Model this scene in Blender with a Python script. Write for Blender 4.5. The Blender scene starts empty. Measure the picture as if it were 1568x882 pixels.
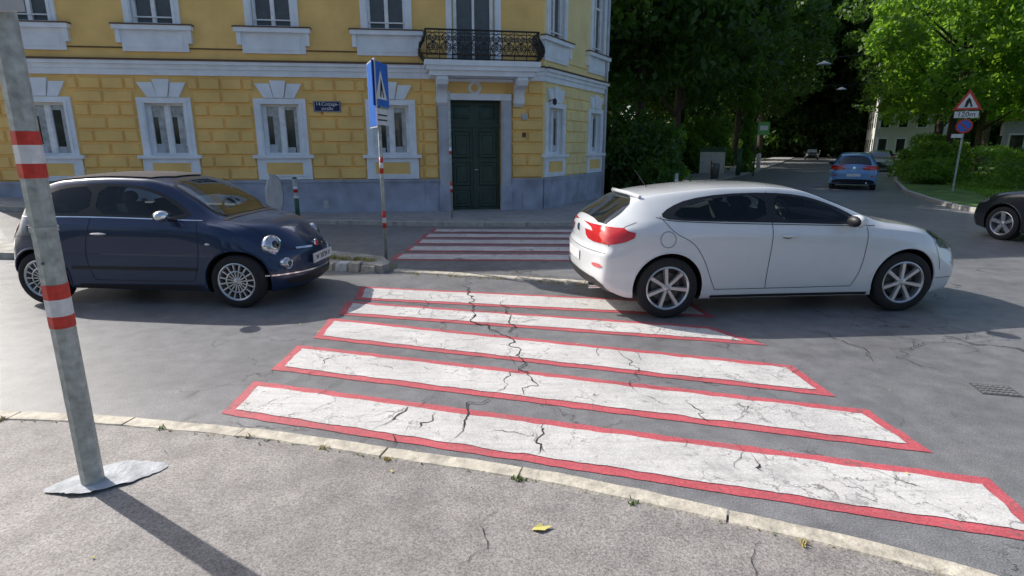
import bpy, bmesh, math, random
import numpy as np
from mathutils import Vector, Matrix, noise
from mathutils.bvhtree import BVHTree
from mathutils.geometry import delaunay_2d_cdt
random.seed(7); np.random.seed(7)
scene = bpy.context.scene
COL = scene.collection
R = math.radians

# ------------------------------------------------------------------ materials
def newmat(name):
    m = bpy.data.materials.new(name); m.use_nodes = True
    nt = m.node_tree
    return m, nt, nt.nodes, nt.links, nt.nodes['Principled BSDF']

def plain(name, col, rough=0.6, metal=0.0, coat=0.0, emit=None, var=0.12, vscale=6.0, bump=0.0, bscale=60.0, spec=0.5):
    m, nt, N, L, b = newmat(name)
    b.inputs['Roughness'].default_value = rough
    b.inputs['Metallic'].default_value = metal
    b.inputs['Coat Weight'].default_value = coat
    b.inputs['Coat Roughness'].default_value = 0.03
    b.inputs['Specular IOR Level'].default_value = spec
    tc = N.new('ShaderNodeTexCoord')
    n = N.new('ShaderNodeTexNoise'); n.inputs['Scale'].default_value = vscale; n.inputs['Detail'].default_value = 6
    L.new(tc.outputs['Object'], n.inputs['Vector'])
    r = N.new('ShaderNodeValToRGB')
    r.color_ramp.elements[0].position = 0.3; r.color_ramp.elements[1].position = 0.7
    r.color_ramp.elements[0].color = tuple(c*(1-var) for c in col)+(1,)
    r.color_ramp.elements[1].color = tuple(min(1, c*(1+var)) for c in col)+(1,)
    L.new(n.outputs['Fac'], r.inputs['Fac']); L.new(r.outputs['Color'], b.inputs['Base Color'])
    if bump > 0:
        n2 = N.new('ShaderNodeTexNoise'); n2.inputs['Scale'].default_value = bscale; n2.inputs['Detail'].default_value = 5
        L.new(tc.outputs['Object'], n2.inputs['Vector'])
        bp = N.new('ShaderNodeBump'); bp.inputs['Strength'].default_value = bump; bp.inputs['Distance'].default_value = 0.01
        L.new(n2.outputs['Fac'], bp.inputs['Height']); L.new(bp.outputs['Normal'], b.inputs['Normal'])
    return m

def mixc(N, L, fac, a, b, mode='MIX'):
    x = N.new('ShaderNodeMix'); x.data_type = 'RGBA'; x.blend_type = mode
    if isinstance(fac, (int, float)): x.inputs[0].default_value = fac
    else: L.new(fac, x.inputs[0])
    for sock, v in ((x.inputs[6], a), (x.inputs[7], b)):
        if isinstance(v, tuple): sock.default_value = v
        else: L.new(v, sock)
    return x.outputs[2]

def ramp(N, L, src, p0, p1, c0=(0,0,0,1), c1=(1,1,1,1)):
    r = N.new('ShaderNodeValToRGB')
    r.color_ramp.elements[0].position = p0; r.color_ramp.elements[1].position = p1
    r.color_ramp.elements[0].color = c0; r.color_ramp.elements[1].color = c1
    L.new(src, r.inputs['Fac']); return r.outputs['Color']

def tex(N, L, vec, scale, detail=6, rough=0.55, dist=0.0):
    n = N.new('ShaderNodeTexNoise'); n.inputs['Scale'].default_value = scale
    n.inputs['Detail'].default_value = detail; n.inputs['Roughness'].default_value = rough
    n.inputs['Distortion'].default_value = dist
    L.new(vec, n.inputs['Vector']); return n.outputs['Fac']

def crack_mask(N, L, vec, scale, width, amount):
    n = N.new('ShaderNodeTexNoise'); n.inputs['Scale'].default_value = 2.5; n.inputs['Detail'].default_value = 8; n.inputs['Roughness'].default_value = 0.65
    L.new(vec, n.inputs['Vector'])
    mx = N.new('ShaderNodeVectorMath'); mx.operation = 'MULTIPLY_ADD'
    L.new(n.outputs['Color'], mx.inputs[0]); mx.inputs[1].default_value = (0.6,0.6,0); L.new(vec, mx.inputs[2])
    v = N.new('ShaderNodeTexVoronoi'); v.feature = 'DISTANCE_TO_EDGE'; v.inputs['Scale'].default_value = scale
    L.new(mx.outputs[0], v.inputs['Vector'])
    c = ramp(N, L, v.outputs['Distance'], 0.0, width, (1,1,1,1), (0,0,0,1))
    p = tex(N, L, vec, 0.8, 4)
    pm = ramp(N, L, p, amount, amount+0.08)
    m = N.new('ShaderNodeMath'); m.operation = 'MULTIPLY'
    L.new(c, m.inputs[0]); L.new(pm, m.inputs[1])
    return m.outputs[0]

def asphalt(name, col, crack=0.52, rough=0.62, grain=110, con=0.6, speck=0.3):
    m, nt, N, L, b = newmat(name)
    tc = N.new('ShaderNodeTexCoord'); vec = tc.outputs['Object']
    big = tex(N, L, vec, 0.35, 5, 0.6)
    c = ramp(N, L, big, 0.3, 0.7, tuple(x*0.74 for x in col)+(1,), tuple(x*1.18 for x in col)+(1,))
    mid = tex(N, L, vec, 5.0, 6, 0.7)
    c = mixc(N, L, 0.4, c, ramp(N, L, mid, 0.35, 0.65, (0.26,0.26,0.26,1), (0.74,0.74,0.74,1)), 'OVERLAY')
    fine = tex(N, L, vec, grain, 3, 0.8)
    c = mixc(N, L, con, c, ramp(N, L, fine, 0.36, 0.64, (0.16,0.16,0.16,1), (0.84,0.83,0.82,1)), 'OVERLAY')
    v = N.new('ShaderNodeTexVoronoi'); v.inputs['Scale'].default_value = 85; L.new(vec, v.inputs['Vector'])
    sp = ramp(N, L, v.outputs['Distance'], 0.12, 0.2, (1,1,1,1), (0,0,0,1))
    spm = N.new('ShaderNodeMath'); spm.operation='MULTIPLY'; L.new(sp, spm.inputs[0]); spm.inputs[1].default_value = speck
    c = mixc(N, L, spm.outputs[0], c, (col[0]*1.8, col[1]*1.75, col[2]*1.7, 1))
    cr = crack_mask(N, L, vec, 1.6, 0.012, crack)
    c = mixc(N, L, cr, c, (0.03,0.028,0.025,1))
    stain = tex(N, L, vec, 0.9, 4, 0.5, 1.5)
    c = mixc(N, L, ramp(N, L, stain, 0.58, 0.74, (0,0,0,1), (0.38,0.38,0.38,1)), c, tuple(x*0.52 for x in col)+(1,))
    L.new(c, b.inputs['Base Color'])
    b.inputs['Roughness'].default_value = rough
    bp = N.new('ShaderNodeBump'); bp.inputs['Strength'].default_value = 0.5; bp.inputs['Distance'].default_value = 0.006
    L.new(fine, bp.inputs['Height']); L.new(bp.outputs['Normal'], b.inputs['Normal'])
    return m

def paintmat(name, col, under, wear=0.60):
    m, nt, N, L, b = newmat(name)
    tc = N.new('ShaderNodeTexCoord'); vec = tc.outputs['Object']
    g = tex(N, L, vec, 1.6, 7, 0.7)
    c = ramp(N, L, g, 0.3, 0.7, tuple(x*0.70 for x in col)+(1,), tuple(min(1,x*1.04) for x in col)+(1,))
    fine = tex(N, L, vec, 90, 3, 0.8)
    c = mixc(N, L, 0.5, c, ramp(N, L, fine, 0.36, 0.64, (0.2,0.2,0.2,1), (0.8,0.8,0.8,1)), 'OVERLAY')
    w = tex(N, L, vec, 7.0, 9, 0.8)
    c = mixc(N, L, ramp(N, L, w, wear, wear+0.05, (0,0,0,1),(0.85,0.85,0.85,1)), c, tuple(under)+(1,))
    w2 = tex(N, L, vec, 1.1, 12, 0.85)
    c = mixc(N, L, ramp(N, L, w2, 0.53, 0.62, (0,0,0,1),(0.5,0.5,0.5,1)), c, tuple(under)+(1,))
    mp = N.new('ShaderNodeMapping'); mp.inputs['Scale'].default_value = (0.5,7,1); mp.inputs['Rotation'].default_value=(0,0,R(12)); L.new(vec, mp.inputs['Vector'])
    sc = tex(N, L, mp.outputs[0], 3, 6, 0.75)
    c = mixc(N, L, ramp(N, L, sc, 0.48, 0.70, (0,0,0,1),(0.55,0.55,0.55,1)), c, tuple(x*0.55 for x in col)+(1,))
    cr = crack_mask(N, L, vec, 3.6, 0.016, 0.46)
    c = mixc(N, L, cr, c, (0.12,0.115,0.11,1))
    L.new(c, b.inputs['Base Color']); b.inputs['Roughness'].default_value = 0.6
    bp = N.new('ShaderNodeBump'); bp.inputs['Strength'].default_value = 0.4; bp.inputs['Distance'].default_value = 0.005
    L.new(fine, bp.inputs['Height']); L.new(bp.outputs['Normal'], b.inputs['Normal'])
    return m

def leafmat(name, c0, c1, trans=0.45):
    m, nt, N, L, b = newmat(name)
    g = N.new('ShaderNodeNewGeometry')
    c = ramp(N, L, g.outputs['Random Per Island'], 0.0, 1.0, c0+(1,), c1+(1,))
    tc = N.new('ShaderNodeTexCoord')
    n = tex(N, L, tc.outputs['Object'], 0.6, 3)
    c = mixc(N, L, ramp(N, L, n, 0.35, 0.65), c, mixc(N, L, 0.5, c, tuple(x*0.6 for x in c0)+(1,)))
    L.new(c, b.inputs['Base Color']); b.inputs['Roughness'].default_value = 0.5
    t = N.new('ShaderNodeBsdfTranslucent')
    ct = mixc(N, L, 0.6, c, (min(1,c1[0]*2.3), min(1,c1[1]*2.0), c1[2]*0.8, 1))
    L.new(ct, t.inputs['Color'])
    mx = N.new('ShaderNodeMixShader'); mx.inputs[0].default_value = trans
    L.new(b.outputs[0], mx.inputs[1]); L.new(t.outputs[0], mx.inputs[2])
    L.new(mx.outputs[0], N['Material Output'].inputs['Surface'])
    return m

def glassmat(name, tint, gloss=0.10):
    m, nt, N, L, b = newmat(name)
    N.remove(b)
    t = N.new('ShaderNodeBsdfTransparent'); t.inputs[0].default_value = tint+(1,)
    g = N.new('ShaderNodeBsdfGlossy'); g.inputs['Roughness'].default_value = 0.02; g.inputs[0].default_value=(.95,.97,1,1)
    lw = N.new('ShaderNodeFresnel'); lw.inputs[0].default_value = 1.45
    ad = N.new('ShaderNodeMath'); ad.operation='ADD'; ad.use_clamp=True; L.new(lw.outputs[0], ad.inputs[0]); ad.inputs[1].default_value = gloss
    mx = N.new('ShaderNodeMixShader'); L.new(ad.outputs[0], mx.inputs[0]); L.new(t.outputs[0], mx.inputs[1]); L.new(g.outputs[0], mx.inputs[2])
    L.new(mx.outputs[0], N['Material Output'].inputs['Surface'])
    return m

M_ROAD = asphalt('road_asphalt', (0.222,0.221,0.226), crack=0.50, rough=0.40)
M_PAVE = asphalt('pavement_asphalt', (0.29,0.268,0.252), crack=0.60, rough=0.7, grain=95, con=0.65, speck=.38)
M_PAVE2 = asphalt('far_pavement_asphalt', (0.36,0.35,0.345), crack=0.7, rough=0.8)
M_WHITE = paintmat('road_paint_white', (0.72,0.70,0.67), (0.28,0.27,0.265), 0.585)
M_RED = paintmat('road_paint_red', (0.62,0.12,0.14), (0.25,0.17,0.17), 0.60)
M_KERB = plain('kerb_granite', (0.54,0.49,0.40), 0.8, var=0.30, vscale=14, bump=0.6, bscale=45)
M_CRACK = plain('crack_dark', (0.035,0.03,0.026), 0.95)
M_GRASS = plain('grass', (0.09,0.17,0.035), 0.9, var=0.5, vscale=1.5, bump=0.8, bscale=30)
M_EARTH = plain('park_ground', (0.06,0.075,0.03), 0.95, var=0.5, vscale=0.7, bump=0.8, bscale=10)
M_YEL = plain('yellow_render', (0.88,0.58,0.205), 0.85, var=0.11, vscale=1.6, bump=0.25, bscale=70)
M_YELP = plain('yellow_render_pale', (0.88,0.72,0.36), 0.85, var=0.08, vscale=1.6, bump=0.2, bscale=70)
M_TRIM = plain('white_trim', (0.82,0.86,0.92), 0.7, var=0.08, vscale=3, bump=0.1)
M_PLINTH = plain('grey_blue_plinth', (0.36,0.39,0.48), 0.85, var=0.25, vscale=2.2, bump=0.4, bscale=40)
M_BROWN = plain('brown_flashing', (0.12,0.06,0.035), 0.5)
M_WFRAME = plain('window_frame_white', (0.82,0.84,0.86), 0.45)
M_GLASSB = plain('window_glass', (0.035,0.04,0.045), 0.06, coat=0.6, var=0.5, vscale=2.0)
M_CURT = plain('curtain_behind_glass', (0.42,0.45,0.47), 0.5, coat=0.8, var=0.35, vscale=7)
M_BLIND = plain('window_blind', (0.075,0.09,0.10), 0.5, coat=0.3, var=0.15)
M_DOOR = plain('green_door_wood', (0.022,0.055,0.046), 0.4, var=0.3, vscale=4)
M_STONE = plain('door_surround_stone', (0.50,0.52,0.57), 0.8, var=0.15, vscale=3)
M_IRON = plain('wrought_iron', (0.02,0.022,0.024), 0.5)
M_ROOF = plain('roof_tiles', (0.20,0.09,0.06), 0.8, var=0.3, vscale=5, bump=0.4)
M_GALV = plain('galvanised_steel', (0.42,0.45,0.43), 0.6, metal=0.25, var=0.28, vscale=22, bump=0.25, bscale=150)
M_GALVD = plain('steel_dark', (0.12,0.13,0.13), 0.5, metal=0.4)
M_SRED = plain('reflective_red', (0.62,0.045,0.03), 0.45, var=0.2, vscale=30)
M_SWHITE = plain('reflective_white', (0.75,0.75,0.76), 0.45, var=0.12, vscale=25)
M_SBLUE = plain('sign_blue', (0.03,0.16,0.60), 0.4)
M_SBACK = plain('sign_back_grey', (0.50,0.51,0.52), 0.6, metal=0.1)
M_NBLUE = plain('enamel_blue', (0.01,0.015,0.09), 0.25)
M_CEM = plain('white_cement', (0.50,0.51,0.525), 0.9, var=0.28, vscale=10, bump=0.7, bscale=50)
M_BLACK = plain('black_plastic', (0.015,0.015,0.017), 0.5)
M_INT = plain('car_interior', (0.05,0.05,0.053), 0.8)
M_SEAT = plain('seat_fabric', (0.15,0.145,0.14), 0.9)
M_RUBBER = plain('tyre_rubber', (0.022,0.022,0.023), 0.85, var=0.2, vscale=40)
M_RIM = plain('alloy_silver', (0.62,0.63,0.65), 0.3, metal=0.75)
M_CHROME = plain('chrome', (0.8,0.8,0.82), 0.12, metal=1.0)
M_CGLASS = plain('car_glass', (0.012,0.015,0.017), 0.03, coat=0.6, var=0.6, vscale=3)
M_CGLASS2 = plain('windscreen_glass', (0.05,0.07,0.085), 0.03, coat=1.0, var=0.5, vscale=3, spec=0.8)
M_GCLEAR = glassmat('clear_car_glass', (0.86,0.90,0.88), 0.0)
M_GTINT = glassmat('tinted_car_glass', (0.45,0.50,0.50), 0.0)
M_GWIND = glassmat('windscreen', (0.62,0.70,0.70), 0.14)
M_SEAM = plain('panel_gap', (0.03,0.03,0.03), 0.8)
M_LRED = plain('tail_light_red', (0.58,0.02,0.02), 0.12, coat=1.0)
M_LCLR = plain('headlight_glass', (0.50,0.53,0.56), 0.08, metal=0.6, coat=1.0, var=0.3, vscale=25)
M_PLATE = plain('number_plate', (0.72,0.72,0.72), 0.4)
M_FABRIC = plain('soft_top_fabric', (0.06,0.05,0.048), 0.95, bump=0.3, bscale=300)
M_SKIN = plain('skin', (0.55,0.34,0.25), 0.6)
M_SHIRT = plain('shirt_cloth', (0.10,0.11,0.14), 0.9)
M_HAIR = plain('dark_hair', (0.03,0.02,0.015), 0.7)
M_BARK = plain('bark', (0.07,0.055,0.04), 0.95, var=0.35, vscale=8, bump=0.8, bscale=20)
M_LEAF = leafmat('leaves_park', (0.030,0.075,0.014), (0.075,0.17,0.028), 0.42)
M_LEAFB = leafmat('leaves_bright', (0.085,0.21,0.03), (0.18,0.34,0.05), 0.58)
M_LEAFH = leafmat('leaves_hedge', (0.08,0.20,0.025), (0.18,0.34,0.05), 0.45)
M_LGREEN = plain('bus_sign_green', (0.12,0.42,0.08), 0.4)
M_GREENP = plain('green_paint', (0.03,0.10,0.05), 0.5)
M_LIGHTW = plain('pale_render', (0.66,0.66,0.62), 0.8)
M_LEAFY = plain('fallen_leaf', (0.55,0.50,0.15), 0.7)
def paint(name, c, met=0.0, coat=1.0, rough=.25, spec=.5):
    return plain(name, c, rough, metal=met, coat=coat, var=0.02, spec=spec)

# ------------------------------------------------------------------ mesh builder
class MB:
    def __init__(s): s.v=[]; s.f=[]; s.m=[]; s.mats=[]; s.sm=[]
    def mi(s, mat):
        if mat not in s.mats: s.mats.append(mat)
        return s.mats.index(mat)
    def add(s, vs, fs, mat, M=None, smooth=False):
        o=len(s.v); k=s.mi(mat)
        for p in vs:
            p=Vector(p); s.v.append(tuple(M@p if M else p))
        for f in fs: s.f.append([o+i for i in f]); s.m.append(k); s.sm.append(smooth)
    def hexa(s, p, mat, M=None):
        s.add(p, [(0,1,2,3),(7,6,5,4),(0,4,5,1),(1,5,6,2),(2,6,7,3),(3,7,4,0)], mat, M)
    def box(s, x0,x1,y0,y1,z0,z1, mat, M=None):
        s.hexa([(x0,y0,z0),(x1,y0,z0),(x1,y1,z0),(x0,y1,z0),(x0,y0,z1),(x1,y0,z1),(x1,y1,z1),(x0,y1,z1)], mat, M)
    def block(s, x0,x1,z0,z1,n0,n1,ch, mat, M=None):
        s.hexa([(x0,n0,z0),(x1,n0,z0),(x1,n0,z1),(x0,n0,z1),(x0+ch,n1,z0+ch),(x1-ch,n1,z0+ch),(x1-ch,n1,z1-ch),(x0+ch,n1,z1-ch)], mat, M)
    def prism(s, poly, n0, n1, mat, M=None):
        n=len(poly)
        vs=[(a,n0,b) for a,b in poly]+[(a,n1,b) for a,b in poly]
        fs=[tuple(range(n)), tuple(range(2*n-1,n-1,-1))]+[(i,(i+1)%n,n+(i+1)%n,n+i) for i in range(n)]
        s.add(vs, fs, mat, M)
    def tube(s, pts, rad, mat, sides=8, M=None, smooth=True, cap=True):
        pts=[Vector(p) for p in pts]; n=len(pts)
        if not isinstance(rad,(list,tuple)): rad=[rad]*n
        vs=[];fs=[]
        up=None
        for i,p in enumerate(pts):
            t=(pts[min(i+1,n-1)]-pts[max(i-1,0)]).normalized()
            if up is None:
                up=Vector((0,0,1)) if abs(t.z)<0.9 else Vector((1,0,0))
            a=t.cross(up)
            if a.length<1e-6: a=t.orthogonal()
            a.normalize(); b=a.cross(t).normalized(); up=b
            for k in range(sides):
                w=2*math.pi*k/sides
                vs.append(p+(a*math.cos(w)+b*math.sin(w))*rad[i])
        for i in range(n-1):
            for k in range(sides):
                fs.append((i*sides+k,i*sides+(k+1)%sides,(i+1)*sides+(k+1)%sides,(i+1)*sides+k))
        if cap: fs.append(tuple(range(sides))); fs.append(tuple(range((n-1)*sides,n*sides)))
        s.add(vs,fs,mat,M,smooth)
    def lathe(s, prof, mat, segs=32, M=None, smooth=True):
        vs=[];fs=[];n=len(prof)
        for k in range(segs):
            w=2*math.pi*k/segs
            for r,a in prof: vs.append((r*math.cos(w),a,r*math.sin(w)))
        for k in range(segs):
            for i in range(n-1):
                k2=(k+1)%segs
                fs.append((k*n+i,k*n+i+1,k2*n+i+1,k2*n+i))
        s.add(vs,fs,mat,M,smooth)
    def ell(s, c, r, mat, M=None, su=16, sv=10):
        vs=[];fs=[]
        for i in range(sv+1):
            a=math.pi*i/sv
            for k in range(su):
                w=2*math.pi*k/su
                vs.append((c[0]+r[0]*math.sin(a)*math.cos(w),c[1]+r[1]*math.sin(a)*math.sin(w),c[2]+r[2]*math.cos(a)))
        for i in range(sv):
            for k in range(su): fs.append((i*su+k,i*su+(k+1)%su,(i+1)*su+(k+1)%su,(i+1)*su+k))
        s.add(vs,fs,mat,M,True)
    def build(s, name, parent=None, recalc=True, loc=None, sharp=None):
        me=bpy.data.meshes.new(name); me.from_pydata(s.v,[],s.f)
        for m in s.mats: me.materials.append(m)
        me.polygons.foreach_set('material_index', s.m)
        me.polygons.foreach_set('use_smooth', s.sm)
        if recalc:
            bm=bmesh.new(); bm.from_mesh(me); bmesh.ops.remove_doubles(bm, verts=bm.verts, dist=1e-5)
            bmesh.ops.recalc_face_normals(bm, faces=bm.faces); bm.to_mesh(me); bm.free()
        me.update()
        if sharp: me.set_sharp_from_angle(angle=R(sharp))
        ob=bpy.data.objects.new(name, me); COL.objects.link(ob)
        if parent: ob.parent=parent
        if loc: ob.location=loc
        return ob

def empty(name, loc=(0,0,0), rotz=0, scale=(1,1,1)):
    e=bpy.data.objects.new(name,None); COL.objects.link(e)
    e.location=loc; e.rotation_euler=(0,0,rotz); e.scale=scale; e.empty_display_size=0.3
    return e
def text(body, size, M, mat, name, parent, align='CENTER'):
    c=bpy.data.curves.new(name,'FONT'); c.body=body; c.size=size; c.align_x=align; c.align_y='CENTER'; c.extrude=0.001
    c.materials.append(mat)
    o=bpy.data.objects.new(name,c); COL.objects.link(o); o.parent=parent; o.matrix_local=M
    return o
def frame(P, d, n=None, z=0.0):
    d=Vector((d[0],d[1],0)).normalized()
    n=Vector((n[0],n[1],0)).normalized() if n else Vector((-d.y,d.x,0))
    M=Matrix.Identity(4)
    for i in range(3): M[i][0]=d[i]; M[i][1]=n[i]; M[i][2]=(0,0,1)[i]
    M[0][3]=P[0]; M[1][3]=P[1]; M[2][3]=z
    return M
def S(x,a,b):
    t=max(0,min(1,(x-a)/(b-a))); return t*t*(3-2*t)
def gz(x,y): return 0.075*max(0,-(x+5.5))*S(y,8.5,14)

def inside(p, poly):
    x,y=p; c=False; n=len(poly)
    for i in range(n):
        x1,y1=poly[i][:2]; x2,y2=poly[i-1][:2]
        if (y1>y)!=(y2>y) and x<(x2-x1)*(y-y1)/(y2-y1)+x1: c=not c
    return c
def segd(p,a,b):
    ax,ay=a; bx,by=b; dx,dy=bx-ax,by-ay; l=dx*dx+dy*dy
    t=0 if l==0 else max(0,min(1,((p[0]-ax)*dx+(p[1]-ay)*dy)/l))
    return math.hypot(p[0]-ax-t*dx,p[1]-ay-t*dy)
def refine(poly, step, closed=True):
    out=[]; n=len(poly)
    for i in range(n if closed else n-1):
        a=poly[i]; b=poly[(i+1)%n]; L=math.hypot(b[0]-a[0],b[1]-a[1]); k=max(1,int(math.ceil(L/step)))
        for j in range(k): out.append((a[0]+(b[0]-a[0])*j/k, a[1]+(b[1]-a[1])*j/k))
    if not closed: out.append(tuple(poly[-1][:2]))
    return out
def fill2d(poly, step, holes=()):
    poly=refine(poly, step); loops=[poly]+[refine(h,step) for h in holes]
    n=len(poly); xs=[p[0] for p in poly]; ys=[p[1] for p in poly]
    pts=[];ed=[]
    for lp in loops:
        o=len(pts); pts+=[Vector(p) for p in lp]; ed+=[(o+i,o+(i+1)%len(lp)) for i in range(len(lp))]
    x=min(xs)+step*0.5
    while x<max(xs):
        y=min(ys)+step*0.5
        while y<max(ys):
            if inside((x,y),poly) and all(min(segd((x,y),lp[i-1],lp[i]) for i in range(len(lp)))>0.35*step for lp in loops): pts.append(Vector((x,y)))
            y+=step
        x+=step
    o=delaunay_2d_cdt(pts,ed,[],1,1e-6)
    V=[tuple(v) for v in o[0]]; F=[tuple(f) for f in o[2]]
    if holes:
        F=[f for f in F if not any(inside((sum(V[i][0] for i in f)/3,sum(V[i][1] for i in f)/3),h) for h in loops[1:])]
    return V,F
def chaikin(p, it=2, closed=True):
    for _ in range(it):
        q=[]; n=len(p)
        for i in range(n if closed else n-1):
            a=p[i]; b=p[(i+1)%n]
            q.append(tuple(a[k]*0.75+b[k]*0.25 for k in range(len(a)))); q.append(tuple(a[k]*0.25+b[k]*0.75 for k in range(len(a))))
        if not closed: q=[p[0]]+q+[p[-1]]
        p=q
    return p
def sheet(name, poly, z, mat, step=1.5, parent=None, skirt=0.0, flat=False):
    v,f=fill2d(poly,step); mb=MB(); g=(lambda x,y:0) if flat else gz
    mb.add([(x,y,z+g(x,y)) for x,y in v], f, mat)
    if skirt:
        pr=refine(poly,step); n=len(pr)
        mb.add([(x,y,z+g(x,y)) for x,y in pr]+[(x,y,z-skirt+g(x,y)) for x,y in pr],[(i,(i+1)%n,n+(i+1)%n,n+i) for i in range(n)],mat)
    return mb.build(name,parent,recalc=False)

# ------------------------------------------------------------------ ground, road, pavements
sheet('ground', [(-300,-60),(300,-60),(300,600),(-300,600)], -0.06, M_EARTH, 30, flat=True)
road = sheet('road', [(-70,-8),(70,-8),(70,14.5),(14,14.8),(17,24.9),(30.5,45),(69,117),(56,119),(9,28),(1.0,15.6),(-6,15.4),(-70,9)], 0.0, M_ROAD, 1.2)
kl=[(-70,6.4),(-14,12.45),(-5.8,13.4),(-3.6,13.3),(-2.4,13.0),(1.4,12.95),(2.6,13.5),(3.6,15.0),(4.6,18.4),(8.3,26.2),(20.4,47),(57,117)]
kl_s=chaikin(kl,1,False)
sheet('far_pavement', kl_s+[(54,118.5),(17.8,48.4),(5.9,27.5),(3.4,22),(-10,24),(-70,24)], 0.085, M_PAVE2, 1.5)
vk=[(70,12.2),(16.5,13.6),(13.8,14.0),(12.6,15.2),(13.0,17.5),(16.2,24.7),(29.3,45),(67,115)]
vk_s=chaikin(vk,1,False)
sheet('grass_verge', vk_s+[(150,115),(150,12)], 0.10, M_GRASS, 5)
near=[(-70,4.6),(-8,3.75),(-4.6,3.62),(-3.446,3.553),(-2.753,3.504),(-1.583,3.307),(-0.71,3.067),(0.058,2.869),(0.876,2.555),(1.613,2.247),(1.97,2.063),(3.0,1.45),(4.5,0.2),(6,-2.5),(6.5,-8)]
near_s=chaikin(near,1,False)
def offset(line, d):
    out=[]; n=len(line)
    for i in range(n):
        a=Vector(line[max(0,i-1)][:2]); b=Vector(line[min(n-1,i+1)][:2]); t=(b-a).normalized(); nn=Vector((t.y,-t.x))
        out.append((line[i][0]+nn.x*d, line[i][1]+nn.y*d))
    return out
sheet('near_pavement', offset(near_s,0.10)+[(-70,-8)], 0.028, M_PAVE, 0.8)
def kerb(name, line, width, z0, z1, stone, mat, jit=0.006, gap=0.012, side=1):
    mb=MB(); ln=refine(line,0.12,False)
    inn=offset(ln,width*side); i=0; n=len(ln)
    while i<n-1:
        j=i; l=0; st=stone*random.uniform(0.75,1.2)
        while j<n-1 and l<st:
            l+=math.hypot(ln[j+1][0]-ln[j][0],ln[j+1][1]-ln[j][1]); j+=1
        zt=z1+random.uniform(-jit,jit)*0.5
        vs=[];fs=[]
        for k in range(i,j+1):
            a=Vector(ln[k]); b=Vector(inn[k])
            if k==i: dd=(Vector(ln[k+1])-a).normalized()*gap/2; a=a+dd; b=b+dd
            if k==j: dd=(Vector(ln[k-1])-a).normalized()*gap/2; a=a+dd; b=b+dd
            g=gz(a.x,a.y); w=(noise.noise(Vector((a.x*5,a.y*5,1)))*0.014); w2=noise.noise(Vector((a.x*7,a.y*7,9)))*0.010
            nn=(b-a).normalized()
            a=a+nn*w; b=b-nn*w2
            vs+= [(a.x,a.y,z0+g),(a.x+nn.x*0.004,a.y+nn.y*0.004,zt-0.012+g),(a.x+nn.x*0.016,a.y+nn.y*0.016,zt+g+w2*0.4),(b.x-nn.x*0.01,b.y-nn.y*0.01,zt+g-w*0.3),(b.x,b.y,zt-0.012+g),(b.x,b.y,z0+g)]
        for q in range(j-i):
            for r in range(5): fs.append((q*6+r,q*6+r+1,(q+1)*6+r+1,(q+1)*6+r))
        fs.append((0,1,2,3,4,5)); fs.append(tuple((j-i)*6+r for r in range(6)))
        mb.add(vs,fs,mat); i=j
    return mb.build(name)
kerb('near_kerb', [p for p in near_s if -16<p[0]<6.2], 0.125, -0.05, 0.036, 1.0, M_KERB)
kerb('far_kerb', [p for p in kl_s if -25<p[0]<30], 0.16, -0.1, 0.097, 1.1, plain('kerb_far',(0.42,0.40,0.36),0.8,var=0.2,vscale=9), side=-1)
kerb('verge_kerb', [p for p in vk_s if p[0]<40], 0.16, -0.1, 0.12, 1.1, plain('kerb_verge',(0.44,0.42,0.38),0.8), side=1)

# crossing paint
def grow(q, d):
    c=[Vector(p) for p in q]; out=[]
    for i in range(4):
        a,b,cn=c[i-1],c[i],c[(i+1)%4]
        e1=(b-a).normalized(); e2=(cn-b).normalized()
        n1=Vector((e1.y,-e1.x)); n2=Vector((e2.y,-e2.x))
        k=(n1+n2); k=k/(1+n1.dot(n2)); out.append(tuple(b+k*d))
    return out
near_str=[[(-1.89,3.62),(2.43,2.33),(2.50,2.73),(-1.90,4.01)],
 [(-1.86,4.41),(2.39,3.15),(2.36,3.56),(-1.87,4.84)],
 [(-1.80,5.20),(2.25,3.94),(2.23,4.38),(-1.83,5.68)],
 [(-1.79,5.98),(2.15,5.05),(1.93,5.42),(-1.83,6.36)],
 [(-1.79,6.62),(2.05,5.90),(2.0,6.35),(-1.86,7.10)]]
far_str=[[(-1.85,9.05),(1.9,8.95),(1.9,9.38),(-1.83,9.48)],
 [(-1.78,9.83),(1.9,9.73),(1.9,10.15),(-1.76,10.26)],
 [(-1.74,10.60),(1.9,10.5),(1.9,10.92),(-1.73,11.02)],
 [(-1.72,11.36),(1.9,11.26),(1.9,11.66),(-1.70,11.78)],
 [(-1.66,12.10),(1.9,12.0),(1.9,12.38),(-1.64,12.5)]]
def jag(q, amp):
    q=refine(q,0.05); return [(x+noise.noise(Vector((x*6,y*6,3)))*amp+noise.noise(Vector((x*40,y*40,3)))*amp*.5, y+noise.noise(Vector((x*6,y*6,8)))*amp+noise.noise(Vector((x*40,y*40,8)))*amp*.5) for x,y in q]
def stripes(name, L, grows, z, mat, amp):
    mb=MB()
    for q in L:
        p=jag(grow(q,grows) if grows else q, amp); v,f=fill2d(p,0.25); mb.add([(x,y,z) for x,y in v],f,mat)
    return mb.build(name,recalc=False)
stripes('crossing_marking_red', near_str+far_str, 0.078, 0.004, M_RED, 0.012)
stripes('crossing_marking_white', near_str+far_str, 0, 0.008, M_WHITE, 0.018)

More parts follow.
